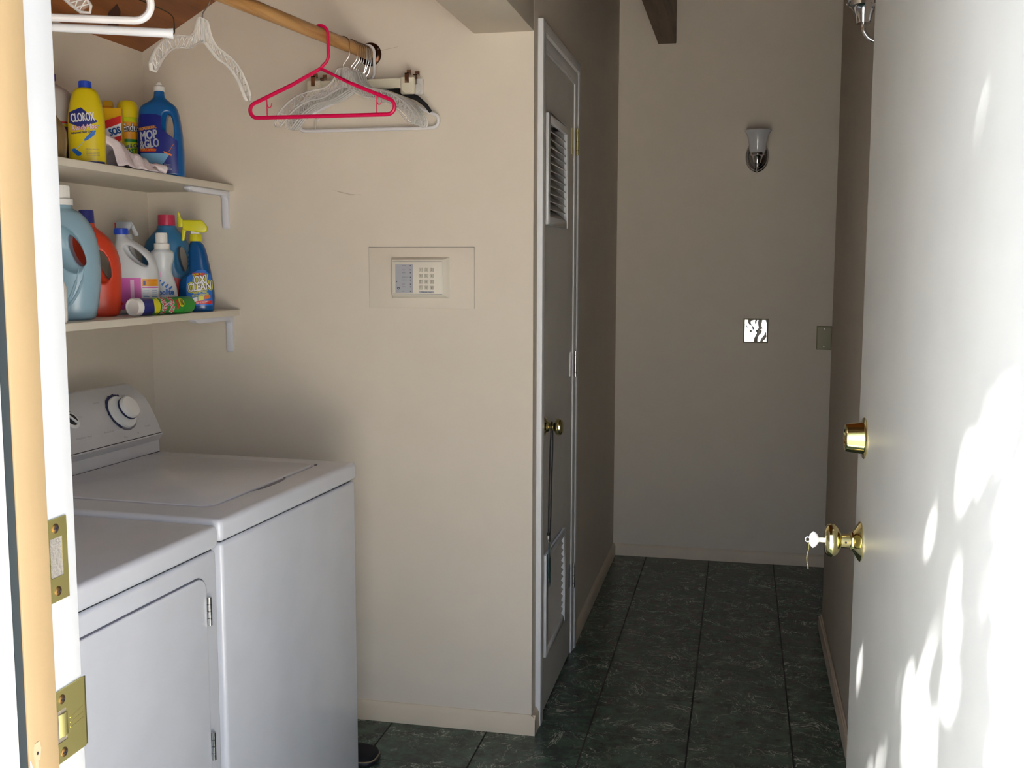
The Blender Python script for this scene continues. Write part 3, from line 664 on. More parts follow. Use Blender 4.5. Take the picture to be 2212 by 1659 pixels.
def machine(along, zc_, kind, label):
    zt = zc_+.049
    t = thing('washing_machine' if kind == 'w' else 'clothes_dryer', None, 0, label, 'washing machine' if kind == 'w' else 'dryer', mtx=mach_frame(along))
    # body shell
    MB().prism([(0, .006), (0, Wd-.006), (-Dp, Wd-.006), (-Dp, .006)], .025, zc_-.0015, 'z').build('cabinet', MT['enamel'], t, bevel=.009, seg=4)
    MB().box(-Dp+.01, -.008, .014, Wd-.014, zc_-.004, zc_+.004).build('seam', MT['gap'], t)
    # top deck with rounded skirt
    MB().box(-Dp+.005, .003, 0, Wd, zc_+.001, zt).build('top_deck', MT['enamel'], t, bevel=.012, seg=5)
    for yy in (.05, Wd-.05):
        for xx in (-.05, -Dp+.06): MB().lathe([(0, 0), (.018, 0), (.02, .01), (.012, .014), (.012, .03), (0, .03)], 16, Matrix.Translation((xx, yy, 0))).build('foot', MT['black'], t)
    cm = cmap(zt); console(t, zt, None)
    if kind == 'w':
        # lid: raised rim following the edge of the deck
        x0, x1, y0, y1 = -.585, -.079, .094, Wd-.076
        def rr_(x0, x1, y0, y1, r, z):
            P = []
            for cx, cy, a0 in ((x1-r, y1-r, 0), (x0+.004, y1-.004, PI/2), (x0+.004, y0+.004, PI), (x1-r, y0+r, 1.5*PI)):
                q = r if cx == x1-r else .004
                for k in range(7): a = a0+PI/2*k/6; P.append((cx+q*math.cos(a), cy+q*math.sin(a), z))
            return P
        w = MB(); w.loft([rr_(x0, x1, y0, y1, .035, zt-.002), rr_(x0, x1, y0, y1, .035, zt+.0022), rr_(x0+.002, x1-.002, y0+.002, y1-.002, .034, zt+.0034)])
        lid = w.build('lid', MT['enamel'], t, ang=60)
        w = MB(); rp = rr_(x0, x1+.0015, y0-.0015, y1+.0015, .0365, zt+.0006); w.tube(rp, .0016, 6, closed=True); w.build('lid_gap', MT['lidgap'], lid)
        hp = [(x1+.0035, .275), (x1+.0120, .30), (x1+.0150, .34), (x1+.0145, .39), (x1+.010, .42), (x1+.002, .43), (x1-.0005, .43), (x1-.0005, .27)]
        MB().prism([(a, b) for a, b in hp], zt-.004, zt+.0008, 'z').build('lid_finger_recess', mat('recess_grey', srgb(120, 120, 132), .5), lid)
        MB().box(x1+.001, x1+.004, .425, .432, zt, zt+.003).build('lid_bumper', MT['greyp'], lid); MB().box(x1-.001, x1+.004, y1-.010, y1-.002, zt, zt+.003).build('lid_bumper', MT['greyp'], lid)
        dial(t, .545, .0740, cm, 'big'); dial(t, .345, .0800, cm, 'small')
        f = lambda a, b: cm(a, b)
        con = t
        for s_, y_, q_, sz in (('Wash/Rinse Temp', .362, .030, .0080), ('Normal', .475, .117, .007), ('Heavy', .600, .125, .007), ('Spin', .34, .1, .006), ('Hot', .305, .088, .006), ('Cold', .385, .085, .006),
                               ('Perma Press', .462, .030, .0075), ('Normal', .625, .022, .0075), ('Off', .575, .008, .006), ('Rinse', .52, .006, .006), ('Centennial', .645, .007, .0055)):
            if s_ == 'Centennial': continue
            txt(con, s_, sz, f, MT['printg'], x=y_, z=q_)
        MB().tube([tuple(cm(.03, .028)), tuple(cm(.25, .022)), tuple(cm(.45, .024)), tuple(cm(.675, .044))], .0006, 6).build('console_crease', MT['knobw'], t)
    else:
        dial(t, .16, .0655, cm, 'big')
        # hinged front door
        a0, a1, b0, b1, r = .06, Wd-.055, .10, zc_-.043, .030
        P = []
        for cy, cz, s0 in ((a1-r, b1-r, 0), (a0+r, b1-r, PI/2), (a0+r, b0+r, PI), (a1-r, b0+r, 1.5*PI)):
            for k in range(7): a = s0+PI/2*k/6; P.append((cy+r*math.cos(a), cz+r*math.sin(a)))
        MB().prism(P, -.006, .006, 'x').build('front_door', MT['enamel'], t, bevel=.003, seg=3)
        G = MB(); Pg = [(p[0], p[1]) for p in P]; G.tube([(.0005, p[0], p[1]) for p in Pg], .0026, 6, closed=True); G.build('door_gap', MT['doorgap'], t)
        for hz in (.7335, .449):
            hg = MB().tube([(.0085, a1+.003, hz-.029), (.0085, a1+.003, hz+.029)], .0046, 14).build('door_hinge', MT['steel'], t)
            for k in (-.5, 0, .5): MB().tube([(.0085, a1+.003, hz+k*.029-.0005), (.0085, a1+.003, hz+k*.029+.0005)], .0048, 14).build('hinge_gap', MT['ink'], hg)
    return t
machine(.686, .857, 'w', 'white top-loading washing machine beside the keypad wall')
machine(1.380, .850, 'd', 'white dryer with hinged front door, nearest the entry')

# ---- black shoe on the floor beyond the washer
sh = thing('shoe', (-.985, 2.765, 0), 0, 'black slipper toe sticking out from behind the washing machine', 'shoe')
w = MB(); rings = []
def shoe_ring(s, z, dx=0):
    out = []
    for k in range(40):
        a = 2*PI*k/40; c, sn = math.cos(a), math.sin(a)
        out.append((-.155+dx+.145*s*math.copysign(abs(c)**.45, c), .052*s*math.copysign(abs(sn)**.5, sn), z))
    return out
MB().loft([shoe_ring(.98, 0), shoe_ring(1.0, .003), shoe_ring(1.0, .011), shoe_ring(.985, .013)]).build('sole', MT['black'], sh)
MB().loft([shoe_ring(.985, .013), shoe_ring(.99, .0145), shoe_ring(.97, .016)]).build('welt', mat('tan_welt', srgb(132, 120, 96), .6), sh)
MB().loft([shoe_ring(.965, .015), shoe_ring(.96, .020), shoe_ring(.94, .026), shoe_ring(.85, .031), shoe_ring(.5, .034)]).build('upper', mat('black_felt', srgb(20, 20, 22), .9), sh)

# ================================================================== CLOTHES ROD
def rodp(y): return Vector((-1.09-.07*(K-y), y, 2.047-.0275*(K-y)))
ra, rb = rodp(.83), rodp(K-.012)
tag(MB().tube([ra, rb], .0175, 28).build('clothes_rod', MT['rod']), 'round oak closet rod crossing the alcove above the machines', 'closet rod')
sk = thing('rod_socket', (-1.09, K, 2.047), 0, 'dark bronze rod socket on the keypad wall', 'rod socket')
mS = Matrix.Rotation(PI/2, 4, 'X')
MB().lathe([(0, 0), (.034, 0), (.034, .003), (.030, .006), (.0235, .008), (.0235, .020), (.0185, .020), (.0185, .006), (0, .006)], 36, mS).build('cup', MT['bronze'], sk)
for a in (.5, 2.6, 4.6): MB().lathe([(0, .0055), (.0028, .0055), (.002, .0075), (0, .008)], 12, mS @ Matrix.Translation((.0285*math.cos(a), .0285*math.sin(a), 0))).build('screw', MT['steel'], sk)

def hook_path(rw, down, kinkx=.021, zk=None, tip=200, R=.0175):
    r = R+rw
    P = [(r*math.cos(math.radians(a)), 0, r*math.sin(math.radians(a))) for a in range(tip, -1, -15)]
    return P
def tub_hanger(name, y, rot, mtl, label, drop=1.0, wid=.204, r=.0053, group='hangers on the rod', hookmat=None, hooktip=140, end=.020, straps=True):
    c = rodp(y); t = thing(name, c, rot, label, 'clothes hanger', group)
    rh = r*.8; R_ = .0175+rh+.0005
    H = [(R_*math.cos(math.radians(a)), 0, R_*math.sin(math.radians(a))) for a in range(hooktip, -1, -14)]
    H += [(R_, 0, -.03), (R_, 0, -.060), (R_*.8, 0, -.071), (.004, 0, -.084), (0, 0, -.089)]
    MB().tube(H, rh, 10).build('hook', mtl, t)
    k = drop
    zb = -.089-(.124)*k
    Re = end
    Pc = [(0, 0, -.089)]
    th0 = math.radians(62)
    for sgn in (-1, 1):
        arc = [(sgn*(wid-Re+Re*math.cos(a)), 0, zb+Re+Re*math.sin(a)) for a in [th0-(th0+PI/2)*q/12 for q in range(13)]]
        mid = [(sgn*wid*.4, 0, -.089+(arc[0][2]+.089)*.46)]
        Pc += (mid+arc) if sgn < 0 else (arc+[])[::-1]+mid
    MB().tube(Pc, r, 10, closed=True).build('frame', mtl, t)
    for s in ((-1, 1) if straps else ()):
        xx = s*wid*.76; zt_ = -.089-.076*k*.92
        MB().tube([(xx, 0, zb), (xx, 0, zt_)], .0016, 8).tube(catmull([(xx, 0, zt_-.018), (xx+.004, 0, zt_-.027), (xx+.011, 0, zt_-.026), (xx+.014, 0, zt_-.016)], 4), .0013, 8).build('strap_hook', mtl, t)
    return t
tub_hanger('plastic_hanger', 2.71, .02, MT['pink'], 'hot pink plastic hanger hanging at the middle of the rod')
tub_hanger('plastic_hanger', 3.012, 0, MT['whitep'], 'white plastic hanger on the rod nearest the keypad wall', wid=.217, drop=1.05)
tub_hanger('plastic_hanger', 1.616, .384, MT['whitep'], 'thick white plastic hanger at the top left corner of the photo', drop=.62, r=.0066, wid=.202, end=.028, straps=False)

def clear_hanger(y, rot, label, drop=1., hook=True, swing=0):
    c = rodp(y); t = thing('clear_hanger', c, rot, label, 'clothes hanger', 'clear plastic hangers')
    R_ = .0175+.0017
    H = [(R_*math.cos(math.radians(a)), 0, R_*math.sin(math.radians(a))) for a in range(150, -1, -12)]
    H += catmull([(R_, 0, 0), (R_*1.02, 0, -.02), (R_*.9, 0, -.036), (.008, 0, -.048), (.0015, 0, -.056), (0, 0, -.066), (0, 0, -.105)], 3)[1:]
    hk = MB().tube(H, .0014, 8).build('hook', MT['steel'], t); hk.rotation_euler = (0, 0, -rot+random.uniform(-.1, .1))
    w = MB(); wb = MB(); k = drop
    top = [(0, -.068), (.018, -.070), (.030, -.098), (.055, -.118), (.095, -.126), (.135, -.138), (.170, -.160), (.196, -.188), (.206, -.208)]
    bot = [(0, -.118), (.012, -.121), (.035, -.134), (.065, -.147), (.100, -.153), (.130, -.166), (.157, -.186), (.178, -.210), (.190, -.222)]
    sc = lambda p: (p[0], -.068+(p[1]+.068)*k)
    T3 = catmull([(sc(p)[0], 0, sc(p)[1]) for p in top], 4); B3 = catmull([(sc(p)[0], 0, sc(p)[1]) for p in bot], 4)
    for s in (1, -1):
        fl = lambda P: [(s*p[0], p[1], p[2]) for p in P]
        w.tube(fl(T3), .0026, 8, squash=(1, 1.7, 1)); w.tube(fl(B3), .0026, 8, squash=(1, 1.7, 1))
        w.tube(fl([T3[-1], ((T3[-1][0]+B3[-1][0])/2+.006, 0, (T3[-1][2]+B3[-1][2])/2-.006), B3[-1]]), .0026, 8, squash=(1, 1.7, 1))
        n = len(T3)
        for i in range(1, n-2, 2):
            w.tube(fl([T3[i], B3[min(n-1, i+2)]]), .0011, 5); w.tube(fl([B3[i], T3[min(n-1, i+2)]]), .0011, 5)
        # thin web
        vs = []; fs = []
        for i in range(n):
            for dy in (-.0006, .0006): vs.append((s*T3[i][0], dy, T3[i][2])); vs.append((s*B3[i][0], dy, B3[i][2]))
        for i in range(n-1): a = i*4; fs += [(a, a+1, a+5, a+4), (a+2, a+6, a+7, a+3)]
        wb.add(vs, fs)
    w.lathe([(0, -.118), (.005, -.118), (.005, -.066), (0, -.066)], 12)
    w.build('hanger_body', MT['clear'], t, ang=50); wb.build('clear_web', MT['web'], t)
    return t
clear_hanger(2.150, 1.546, 'clear lattice hanger turned side-on in front of the sloping ceiling', drop=.93)
clear_hanger(1.45, math.radians(24), 'clear hanger whose tip shows at the very top left', drop=.74)
for y_, r_, lb in ((2.850, .03, 'frontmost clear hanger in the bunch behind the pink hanger'), (2.900, -.03, 'second clear hanger in the bunch behind the pink hanger'), (2.918, -.015, 'third clear hanger in the bunch behind the pink hanger'),
                   (2.934, 0, 'fourth clear hanger in the bunch behind the pink hanger'), (2.948, .015, 'rearmost clear lattice hanger in the bunch behind the pink hanger')):
    clear_hanger(y_, r_, lb, drop=1.0)

def clip_hanger(y, mtl, label, dx=0, clipm=None):
    c = rodp(y); t = thing('clip_hanger', c, 0, label, 'clothes hanger', 'clip hangers')
    R_ = .0175+.0017
    H = [(R_*math.cos(math.radians(a)), 0, R_*math.sin(math.radians(a))) for a in range(150, -1, -12)]+[(R_, 0, -.03), (.012, 0, -.06), (0, 0, -.075), (0, 0, -.085)]
    MB().tube(H, .0018, 8).build('hook', MT['steel'], t)
    MB().box(-.16+dx, .16+dx, -.004, .004, -.110, -.083).box(-.16+dx, .16+dx, -.006, .006, -.087, -.083).box(-.16+dx, .16+dx, -.006, .006, -.110, -.106).build('bar', mtl, t, bevel=.0008)
    for s in (-1, 1):
        cx = s*.143+dx
        cl = MB().box(cx-.021, cx+.021, -.0085, .0085, -.128, -.080).build('clip', mtl, t, bevel=.005, seg=3)
        MB().lathe([(0, 0), (.017, 0), (.016, .0015), (0, .0022)], 24, Matrix.Translation((cx, -.0083, -.110)) @ Matrix.Rotation(PI/2, 4, 'X')).build('clip_pad', mtl, cl)
        MB().box(cx-.006, cx+.006, -.011, -.009, -.098, -.070).box(cx-.006, cx+.006, -.011, .012, -.072, -.070).box(cx-.0065, cx+.0065, .010, .012, -.072, -.058).build('spring', MT['chrome'], cl)
    return t
clip_hanger(2.965, MT['creamp'], 'cream plastic skirt hanger with two chrome-sprung clips')
clip_hanger(2.995, MT['clear'], 'clear clip hanger whose end shows behind the cream skirt hanger', dx=.014)
# black hanger
t = thing('black_hanger', rodp(2.980), 0, 'black hanger whose right arm slopes out of the bunch', 'clothes hanger')
H = [(.0195*math.cos(math.radians(a)), 0, .0195*math.sin(math.radians(a))) for a in range(150, -1, -12)]+[(.0195, 0, -.03), (.01, 0, -.055), (0, 0, -.07), (0, 0, -.083)]
MB().tube(H, .0016, 8).build('hook', MT['steel'], t)
MB().tube([(-.205, 0, -.178), (-.19, 0, -.158), (-.165, 0, -.138), (-.06, 0, -.098), (0, 0, -.080), (.06, 0, -.098), (.165, 0, -.138), (.19, 0, -.158), (.205, 0, -.178)], [.005, .006, .008, .008, .006, .008, .008, .006, .005], 10, squash=(1, .6, 1)).build('shoulder_bar', MT['black'], t)
# wire hanger with cardboard tube
t = thing('wire_hanger', rodp(1.677), .486, 'dry cleaner wire hanger with white cardboard tube at the upper left', 'clothes hanger')
H = [(.019*math.cos(math.radians(a)), 0, .019*math.sin(math.radians(a))) for a in range(150, -1, -12)]+[(.019, 0, -.02), (.006, 0, -.036), (0, 0, -.045), (0, 0, -.062)]
wirem = mat('dark_wire', srgb(70, 58, 44), .35, .8)
MB().tube(H, .0013, 8).tube(catmull([(0, 0, -.062), (.10, 0, -.100), (.178, 0, -.128), (.200, 0, -.140), (.2035, 0, -.153), (.203, 0, -.171), (.195, 0, -.172)], 4), .0011, 8).tube(catmull([(0, 0, -.062), (-.10, 0, -.100), (-.178, 0, -.128), (-.200, 0, -.140), (-.2035, 0, -.153), (-.203, 0, -.171), (-.195, 0, -.172)], 4), .0011, 8).build('wire', wirem, t)
w = MB(); w.tube([(-.2015, 0, -.171), (0, 0, -.172), (.19, 0, -.171), (.2015, 0, -.171)], [.0088, .0074, .0080, .0094], 16); w.build('cardboard_tube', mat('white_card', srgb(222, 224, 230), .8), t)

# ================================================================== SHELF GOODS
def P(name, c, r=.35, **k): return mat(name, srgb(*c), r, **k)
C_ = dict(yel=P('yellow_bottle', (218, 196, 22)), blue=P('blue_cap', (34, 72, 188)), navy=P('label_navy', (38, 46, 120)), white=P('label_white', (232, 232, 236)), pinkt=P('label_magenta', (196, 40, 90)),
          mop=P('deep_blue_bottle', (20, 88, 150), .28), royal=P('label_royal', (20, 32, 120)), whitec=P('white_cap', (232, 230, 226)), orange=P('orange_bottle', (204, 64, 36)), sky=P('label_sky', (110, 165, 205)),
          red=P('label_red', (205, 40, 40)), gold=P('label_gold', (222, 150, 30)), green=P('label_green', (28, 130, 52)), silver=P('label_silver', (176, 182, 190)), pale=P('pale_blue_bottle', (142, 174, 192), .25),
          wht=P('white_bottle', (206, 210, 214), .3), lav=P('label_pink', (208, 92, 178)), lavl=P('label_pale_pink', (236, 190, 226)), purple=P('purple_cap', (64, 34, 104)), dkblue=P('blue_bottle', (54, 118, 166), .3),
          crim=P('crimson_cap', (198, 52, 86)), lyel=P('lemon_plastic', (214, 208, 34)), oxi=P('cobalt_bottle', (12, 78, 138), .2), boxy=P('yellow_box', (222, 172, 24)), grn=P('green_can', (30, 142, 40), .3),
          milk=P('milky_jug', (190, 184, 178), .3), brown=P('amber_jug', (122, 100, 66), .25), lime=P('can_lime', (196, 208, 30), .3), labblue=P('label_bright_blue', (40, 110, 200)), orangel=P('label_orange', (226, 120, 40)))
Z1, Z2 = 1.674, 1.292
RZ = math.radians
G1, G2 = 'cleaners on the upper shelf', 'laundry products on the lower shelf'
def cap(parent, z0, h, r, m, cx=0, ribs=0, name='cap', taper=1):
    w = MB(); pr = [(0, z0), (r, z0), (r*taper, z0+h*.93), (r*taper*.94, z0+h), (0, z0+h)]
    w.lathe(pr, 36, Matrix.Translation((cx, 0, 0)))
    for k in range(ribs):
        a = 2*PI*k/ribs; w.box(r*.97, r*1.03, -.0008, .0008, z0+.001, z0+h*.9, Matrix.Translation((cx, 0, 0)) @ Matrix.Rotation(a, 4, 'Z'))
    return w.build(name, m, parent)
def ell(cx, a):   # half-width function of an ellipse label
    return (lambda t: cx-a*math.sqrt(max(0, 1-(2*t-1)**2))), (lambda t: cx+a*math.sqrt(max(0, 1-(2*t-1)**2)))

# --- yellow floor cleaner bottle
t = thing('cleaner_bottle', (-1.600, 2.384, Z1), RZ(27), 'yellow floor cleaner bottle with blue cap and navy label on the upper shelf', 'cleaning bottle', G1)
B = Body([(0, -.041, .041, .027), (.004, -.0435, .0435, .030), (.06, -.0435, .0435, .031), (.115, -.0425, .0425, .030), (.150, -.037, .037, .027), (.175, -.030, .030, .023, 2.4), (.185, -.022, .022, .019, 2.2), (.188, -.014, .014, .014, 2)])
B.build('bottle_body', C_['yel'], t); cap(t, .188, .016, .0148, C_['blue'], ribs=30)
hexl = lambda t_: -.031-.0 if .25 < t_ < .75 else -.031+.028*(abs(t_-.5)-.25)*4
B.label('label', C_['navy'], t, .087, .137, lambda q: max(-.0405, -.008-.03*min(1, 4*(1-q), 4*q)), lambda q: min(.0285, -.008+.0365*min(1, 1.6*(1-q), 3*q)), nz=24)
txt(t, 'CLOROX', .0290, B.map(.0016), C_['white'], x=-.0050, z=.1125, rot=.11, sx=.46, bold=.0006)
txt(t, 'ReadyMop', .0165, B.map(.0013), C_['pinkt'], x=-.002, z=.0895, rot=.13, sx=.86, shear=.25, bold=.0008)
txt(t, 'ReadyMop', .0165, B.map(.0018), C_['white'], x=-.002, z=.0895, rot=.13, sx=.86, shear=.25, bold=.0002)
txt(t, 'Advanced Floor Cleaner', .0070, B.map(), C_['navy'], x=-.004, z=.0775, rot=.12, sx=.85, bold=.0002)
w = MB(); w.tube([B.front(.031, .096, .0012), B.front(.018, .078, .0012), B.front(-.022, .036, .0012)], .0007, 6); w.build('mop_drawing_handle', C_['sky'], t)
w = MB(); q = [(.024, .080), (.018, .083), (.004, .068), (-.004, .058), (0, .056), (.010, .062), (.021, .071)]
w.add([B.front(a, b, .0014) for a, b in q], [tuple(range(7))]); q = [(-.034, .036), (-.026, .038), (-.010, .027), (-.012, .021), (-.019, .019), (-.030, .029)]; w.add([B.front(a, b, .0014) for a, b in q], [tuple(range(6))])
w.build('mop_drawing', C_['labblue'], t)
for k, z_ in enumerate((.037, .030, .026, .022)): txt(t, 'Kills Germs Cleans Floors', .0036, B.map(), C_['navy'], x=.016, z=z_, sx=.8)
B.label('base_band', C_['navy'], t, .002, .008, -.036, .041)

# --- milky jug with purple cap
t = thing('cleaner_jug', (-1.730, 2.425, Z1), RZ(30), 'milky white round-shouldered jug with purple cap at the left end of the upper shelf', 'cleaning jug', G1)
B = Body([(0, -.060, .060, .04), (.06, -.064, .064, .045), (.12, -.068, .068, .047), (.165, -.064, .064, .044), (.192, -.046, .046, .034), (.210, -.018, .018, .017, 2), (.218, -.014, .014, .014, 2)], n=2.3)
B.build('jug_body', C_['milk'], t); cap(t, .217, .018, .0165, C_['purple'], ribs=24)
B.label('label', P('label_plum', (60, 30, 72)), t, .02, .100, -.05, .052); B.label('label_stripe', C_['lyel'], t, .100, .106, -.05, .054, off=.001); B.label('label_stripe', C_['red'], t, .108, .112, -.05, .054, off=.001)
# --- amber bottle partly hidden by the jamb
t = thing('amber_bottle', (-1.600, 2.238, Z1), RZ(30), 'brownish translucent bottle half hidden by the door jamb on the upper shelf', 'cleaning bottle', G1)
B = Body([(0, -.034, .034, .025), (.05, -.038, .038, .028), (.075, -.034, .034, .027), (.100, -.018, .018, .016, 2), (.118, -.012, .012, .012, 2)], n=2.3)
B.build('bottle_body', C_['brown'], t); cap(t, .118, .014, .013, C_['whitec'], ribs=20)
# --- soap pad box
t = thing('soap_pad_box', (-1.690, 2.630, Z1), RZ(22), 'yellow soap pad box with red and blue letters behind the white rag', 'box', G1)
bx = MB().box(-.030, .030, -.018, .018, 0, .176).build('carton', C_['boxy'], t, bevel=.001)
fm = lambda o: (lambda x, z: (x, -.018-o, z))
MB().add([(-.016, -.0186, .118), (.029, -.0186, .136), (.029, -.0186, .156), (-.016, -.0186, .140)], [(0, 1, 2, 3)]).add([(-.016, -.0186, .072), (.029, -.0186, .090), (.029, -.0186, .104), (-.016, -.0186, .088)], [(0, 1, 2, 3)]).build('red_panel', C_['red'], t)
MB().add([(-.016, -.0184, .085), (.029, -.0184, .102), (.029, -.0184, .138), (-.016, -.0184, .121)], [(0, 1, 2, 3)]).build('white_panel', C_['white'], t)
txt(t, 'SOS', .025, fm(.0012), C_['labblue'], x=.0125, z=.113, rot=.3, sx=.70, bold=.0010)
txt(t, '15 pads', .010, fm(.0008), C_['red'], x=.008, z=.074, rot=.25)
# --- yellow packet behind
t = thing('yellow_packet', (-1.752, 2.685, Z1), RZ(20), 'dull yellow packet with folded top standing behind the soap pad box', 'packet', G1)
MB().box(-.030, .030, -.016, .016, 0, .192).build('packet_body', C_['gold'], t, bevel=.004)
MB().box(-.030, -.002, -.010, .010, .192, .208).box(.004, .030, -.012, .012, .188, .206).build('folded_top', C_['boxy'], t, bevel=.003)
# --- Endust can
t = thing('spray_can', (-1.696, 2.722, Z1), RZ(28), 'yellow aerosol dusting can standing left of the blue floor-polish bottle', 'spray can', G1)
B = Body([(0, -.0285, .0285, .0285, 2), (.158, -.0285, .0285, .0285, 2), (.163, -.0265, .0265, .0265, 2)], n=2)
B.build('can_body', C_['lime'], t)
w = MB().lathe([(.0265, .163), (.0285, .164), (.0285, .188), (.026, .200), (.019, .209), (.006, .213), (0, .213)], 36); w.build('cap', C_['yel'], t)
MB().tube([(-.028, -.001, .02), (-.028, -.001, .17)], .0009, 6).build('seam', C_['navy'], t)
B.label('label', C_['gold'], t, .098, .150, -.020, .0268)
txt(t, 'Endust', .0300, B.map(.0016), C_['ink'] if 'ink' in C_ else MT['ink'], x=.0125, z=.1335, sx=.62, rot=.05, bold=.0018)
txt(t, 'Endust', .0300, B.map(.0022), C_['white'], x=.0125, z=.1335, sx=.62, rot=.05, bold=.0004)
B.label('green_band', C_['green'], t, .095, .103, -.014, .0268, off=.0012)
txt(t, 'Dust & Clean', .0135, B.map(.0015), C_['navy'], x=.009, z=.084, sx=.7, rot=.1, shear=.2, bold=.0003)
txt(t, 'FAST', .016, B.map(.0015), C_['green'], x=.006, z=.070, sx=.85, rot=.1, shear=.2, bold=.0006)
# --- blue floor polish bottle with handle
t = thing('polish_bottle', (-1.600, 2.727, Z1), RZ(21), 'large blue floor-polish bottle with side handle on the upper shelf end', 'cleaning bottle', G1)
B = Body([(0, -.060, .062, .030), (.004, -.0615, .0635, .033), (.08, -.0615, .0625, .034), (.14, -.0575, .0575, .033), (.180, -.0545, .050, .030), (.193, -.048, .044, .027), (.205, -.030, .030, .022, 2.2), (.217, -.0165, .0165, .0155, 2), (.232, -.0140, .0140, .014, 2), (.236, -.0135, .0135, .0135, 2)], n=3.1)
B.build('bottle_body', C_['mop'], t, cuts=[[(.028, .170), (.034, .160), (.038, .140), (.0395, .115), (.037, .100), (.029, .096), (.020, .104), (.017, .125), (.018, .150), (.022, .168)]], scoops=[((.024, -.034, .135), (.018, .022, .044), 0), ((.024, .034, .135), (.018, .022, .044), 0)])
w = MB().lathe([(0, .234), (.0150, .234), (.0150, .245), (.0140, .2465), (.0065, .2465), (.0060, .249), (.0085, .2515), (.0080, .2545), (.005, .258), (0, .259)], 30); w.build('push_pull_cap', C_['whitec'], t)
B.label('label', C_['royal'], t, .008, .168, lambda q: -.056+.006*max(0, (q-.9)*10), lambda q: (.050 if q < .55 else (.050-.042*min(1, (q-.55)*5))) if q < .98 else -.006, nz=40, nx=24)
txt(t, 'PROFESSIONAL', .0115, B.map(.0015), C_['gold'], x=-.029, z=.1295, rot=.16, sx=.62, bold=.0004)
txt(t, 'MOP', .0330, B.map(.0015), C_['silver'], x=-.0275, z=.1095, rot=.16, sx=.68, bold=.0009, shear=.12)
txt(t, '&GLO', .0310, B.map(.0015), C_['silver'], x=-.0255, z=.0860, rot=.16, sx=.64, bold=.0009, shear=.12)
B.label('red_banner', C_['red'], t, .0655, .0745, -.050, -.010, off=.0012); txt(t, 'TRIPLE ACTION', .0085, B.map(.0018), C_['gold'], x=-.029, z=.070, rot=.0, sx=.72, shear=.2, bold=.0003)
B.label('polished_floor', C_['sky'], t, .010, .062, lambda q: -.050+.0*q, lambda q: -.006+.036*q, off=.0012)
MB().tube([B.front(.040, .088, .002), B.front(.026, .066, .002)], .0007, 6).build('mop_drawing_handle', C_['orangel'], t)
MB().add([B.front(a, b, .0022) for a, b in ((.012, .068), (.014, .063), (.033, .054), (.034, .059))], [(0, 1, 2, 3)]).build('mop_drawing', C_['orangel'], t)
for k, s in enumerate(('Cleans', 'Shines', 'Protects')): txt(t, s, .0068, B.map(.0015), C_['silver'], x=.021, z=.031-.006*k)
# --- rag
t = thing('cleaning_rag', (-1.575, 2.53, Z1), 0, 'crumpled pinkish white rag between the yellow and blue bottles', 'rag', G1)
ragm = mat('rag_cloth', srgb(228, 216, 220), .95, bump=(180, .8))
random.seed(11)
def rag_sheet(nx=46, ny=30):
    vs = []; fs = []
    for i in range(nx+1):
        for j in range(ny+1):
            u, v = i/nx, j/ny      # u along the shelf (y), v across (x)
            y = -.115+.235*u+.008*math.sin(9*v+2*u)
            x = -.085+.122*v+.006*math.sin(11*u)
            h = (.080*math.exp(-((u-.12)/.36)**2)+.026*math.exp(-((u-.52)/.15)**2)+.030*math.exp(-((u-.80)/.16)**2))*math.sin(PI*min(1, max(0, v*.96+.02)))**.55
            h += .0065*math.sin(17*u+5*v)*math.sin(7*v+3*u)+.0045*math.sin(31*u-9*v)+.003*math.sin(23*v+13*u)
            h *= (.25+.75*min(1, 6*v*(1-v)*1.5))
            h *= min(1, (1-u)*7+.15)
            vs.append((x, y, max(.0025, h)))
    n = ny+1
    for i in range(nx):
        for j in range(ny): fs.append((i*n+j, (i+1)*n+j, (i+1)*n+j+1, i*n+j+1))
    return MB().add(vs, fs)
ro = rag_sheet().build('cloth', ragm, t, ang=180)
md_ = ro.modifiers.new('s', 'SOLIDIFY'); md_.thickness = .0022
MB().tube(catmull([(-.02, .03, .012), (-.005, .07, .018), (.012, .10, .016), (.028, .125, .012)], 5), [.010]*10+[.013]*6, 12, squash=(1, 1, .95)).build('rolled_edge', ragm, t)

# --- lower shelf: pale blue big jug
t = thing('detergent_jug', (-1.640, 2.324, Z2), RZ(24), 'big pale blue detergent jug with white cap on the lower shelf', 'detergent jug', G2)
B = Body([(0, -.075, .062, .046), (.006, -.080, .070, .052), (.05, -.084, .080, .056), (.12, -.086, .0865, .058), (.18, -.082, .083, .057), (.23, -.070, .069, .050), (.262, -.046, .046, .038, 2.3), (.275, -.0245, .0245, .0245, 2), (.282, -.024, .024, .024, 2)], n=2.5)
B.build('jug_body', C_['pale'], t, cuts=[[(.022, .208), (.036, .200), (.052, .176), (.061, .150), (.058, .134), (.044, .134), (.030, .152), (.020, .182)]], scoops=[((.020, -.062, .175), (.036, .036, .066), RZ(-26)), ((.020, .062, .175), (.036, .036, .066), RZ(-26))])
cp = cap(t, .281, .016, .0285, C_['whitec'], name='cap_collar'); cap(t, .297, .032, .021, C_['whitec'], ribs=34)
L_, R_2 = ell(-.030, .046); B.label('label', C_['labblue'], t, .030, .118, L_, R_2, nz=30)
B.label('label_flower', C_['white'], t, .080, .104, *ell(-.006, .017), off=.0012); B.label('label_leaf', C_['green'], t, .045, .072, *ell(.008, .007), off=.0012)
MB().prism([(-.016, .052), (.0, .052), (.0, .076), (-.016, .076)], -.0568, -.0562, 'y').build('load_panel', C_['sky'], t) if False else None
txt(t, '96', .013, B.map(.0016), C_['navy'], x=-.010, z=.062, bold=.0006)
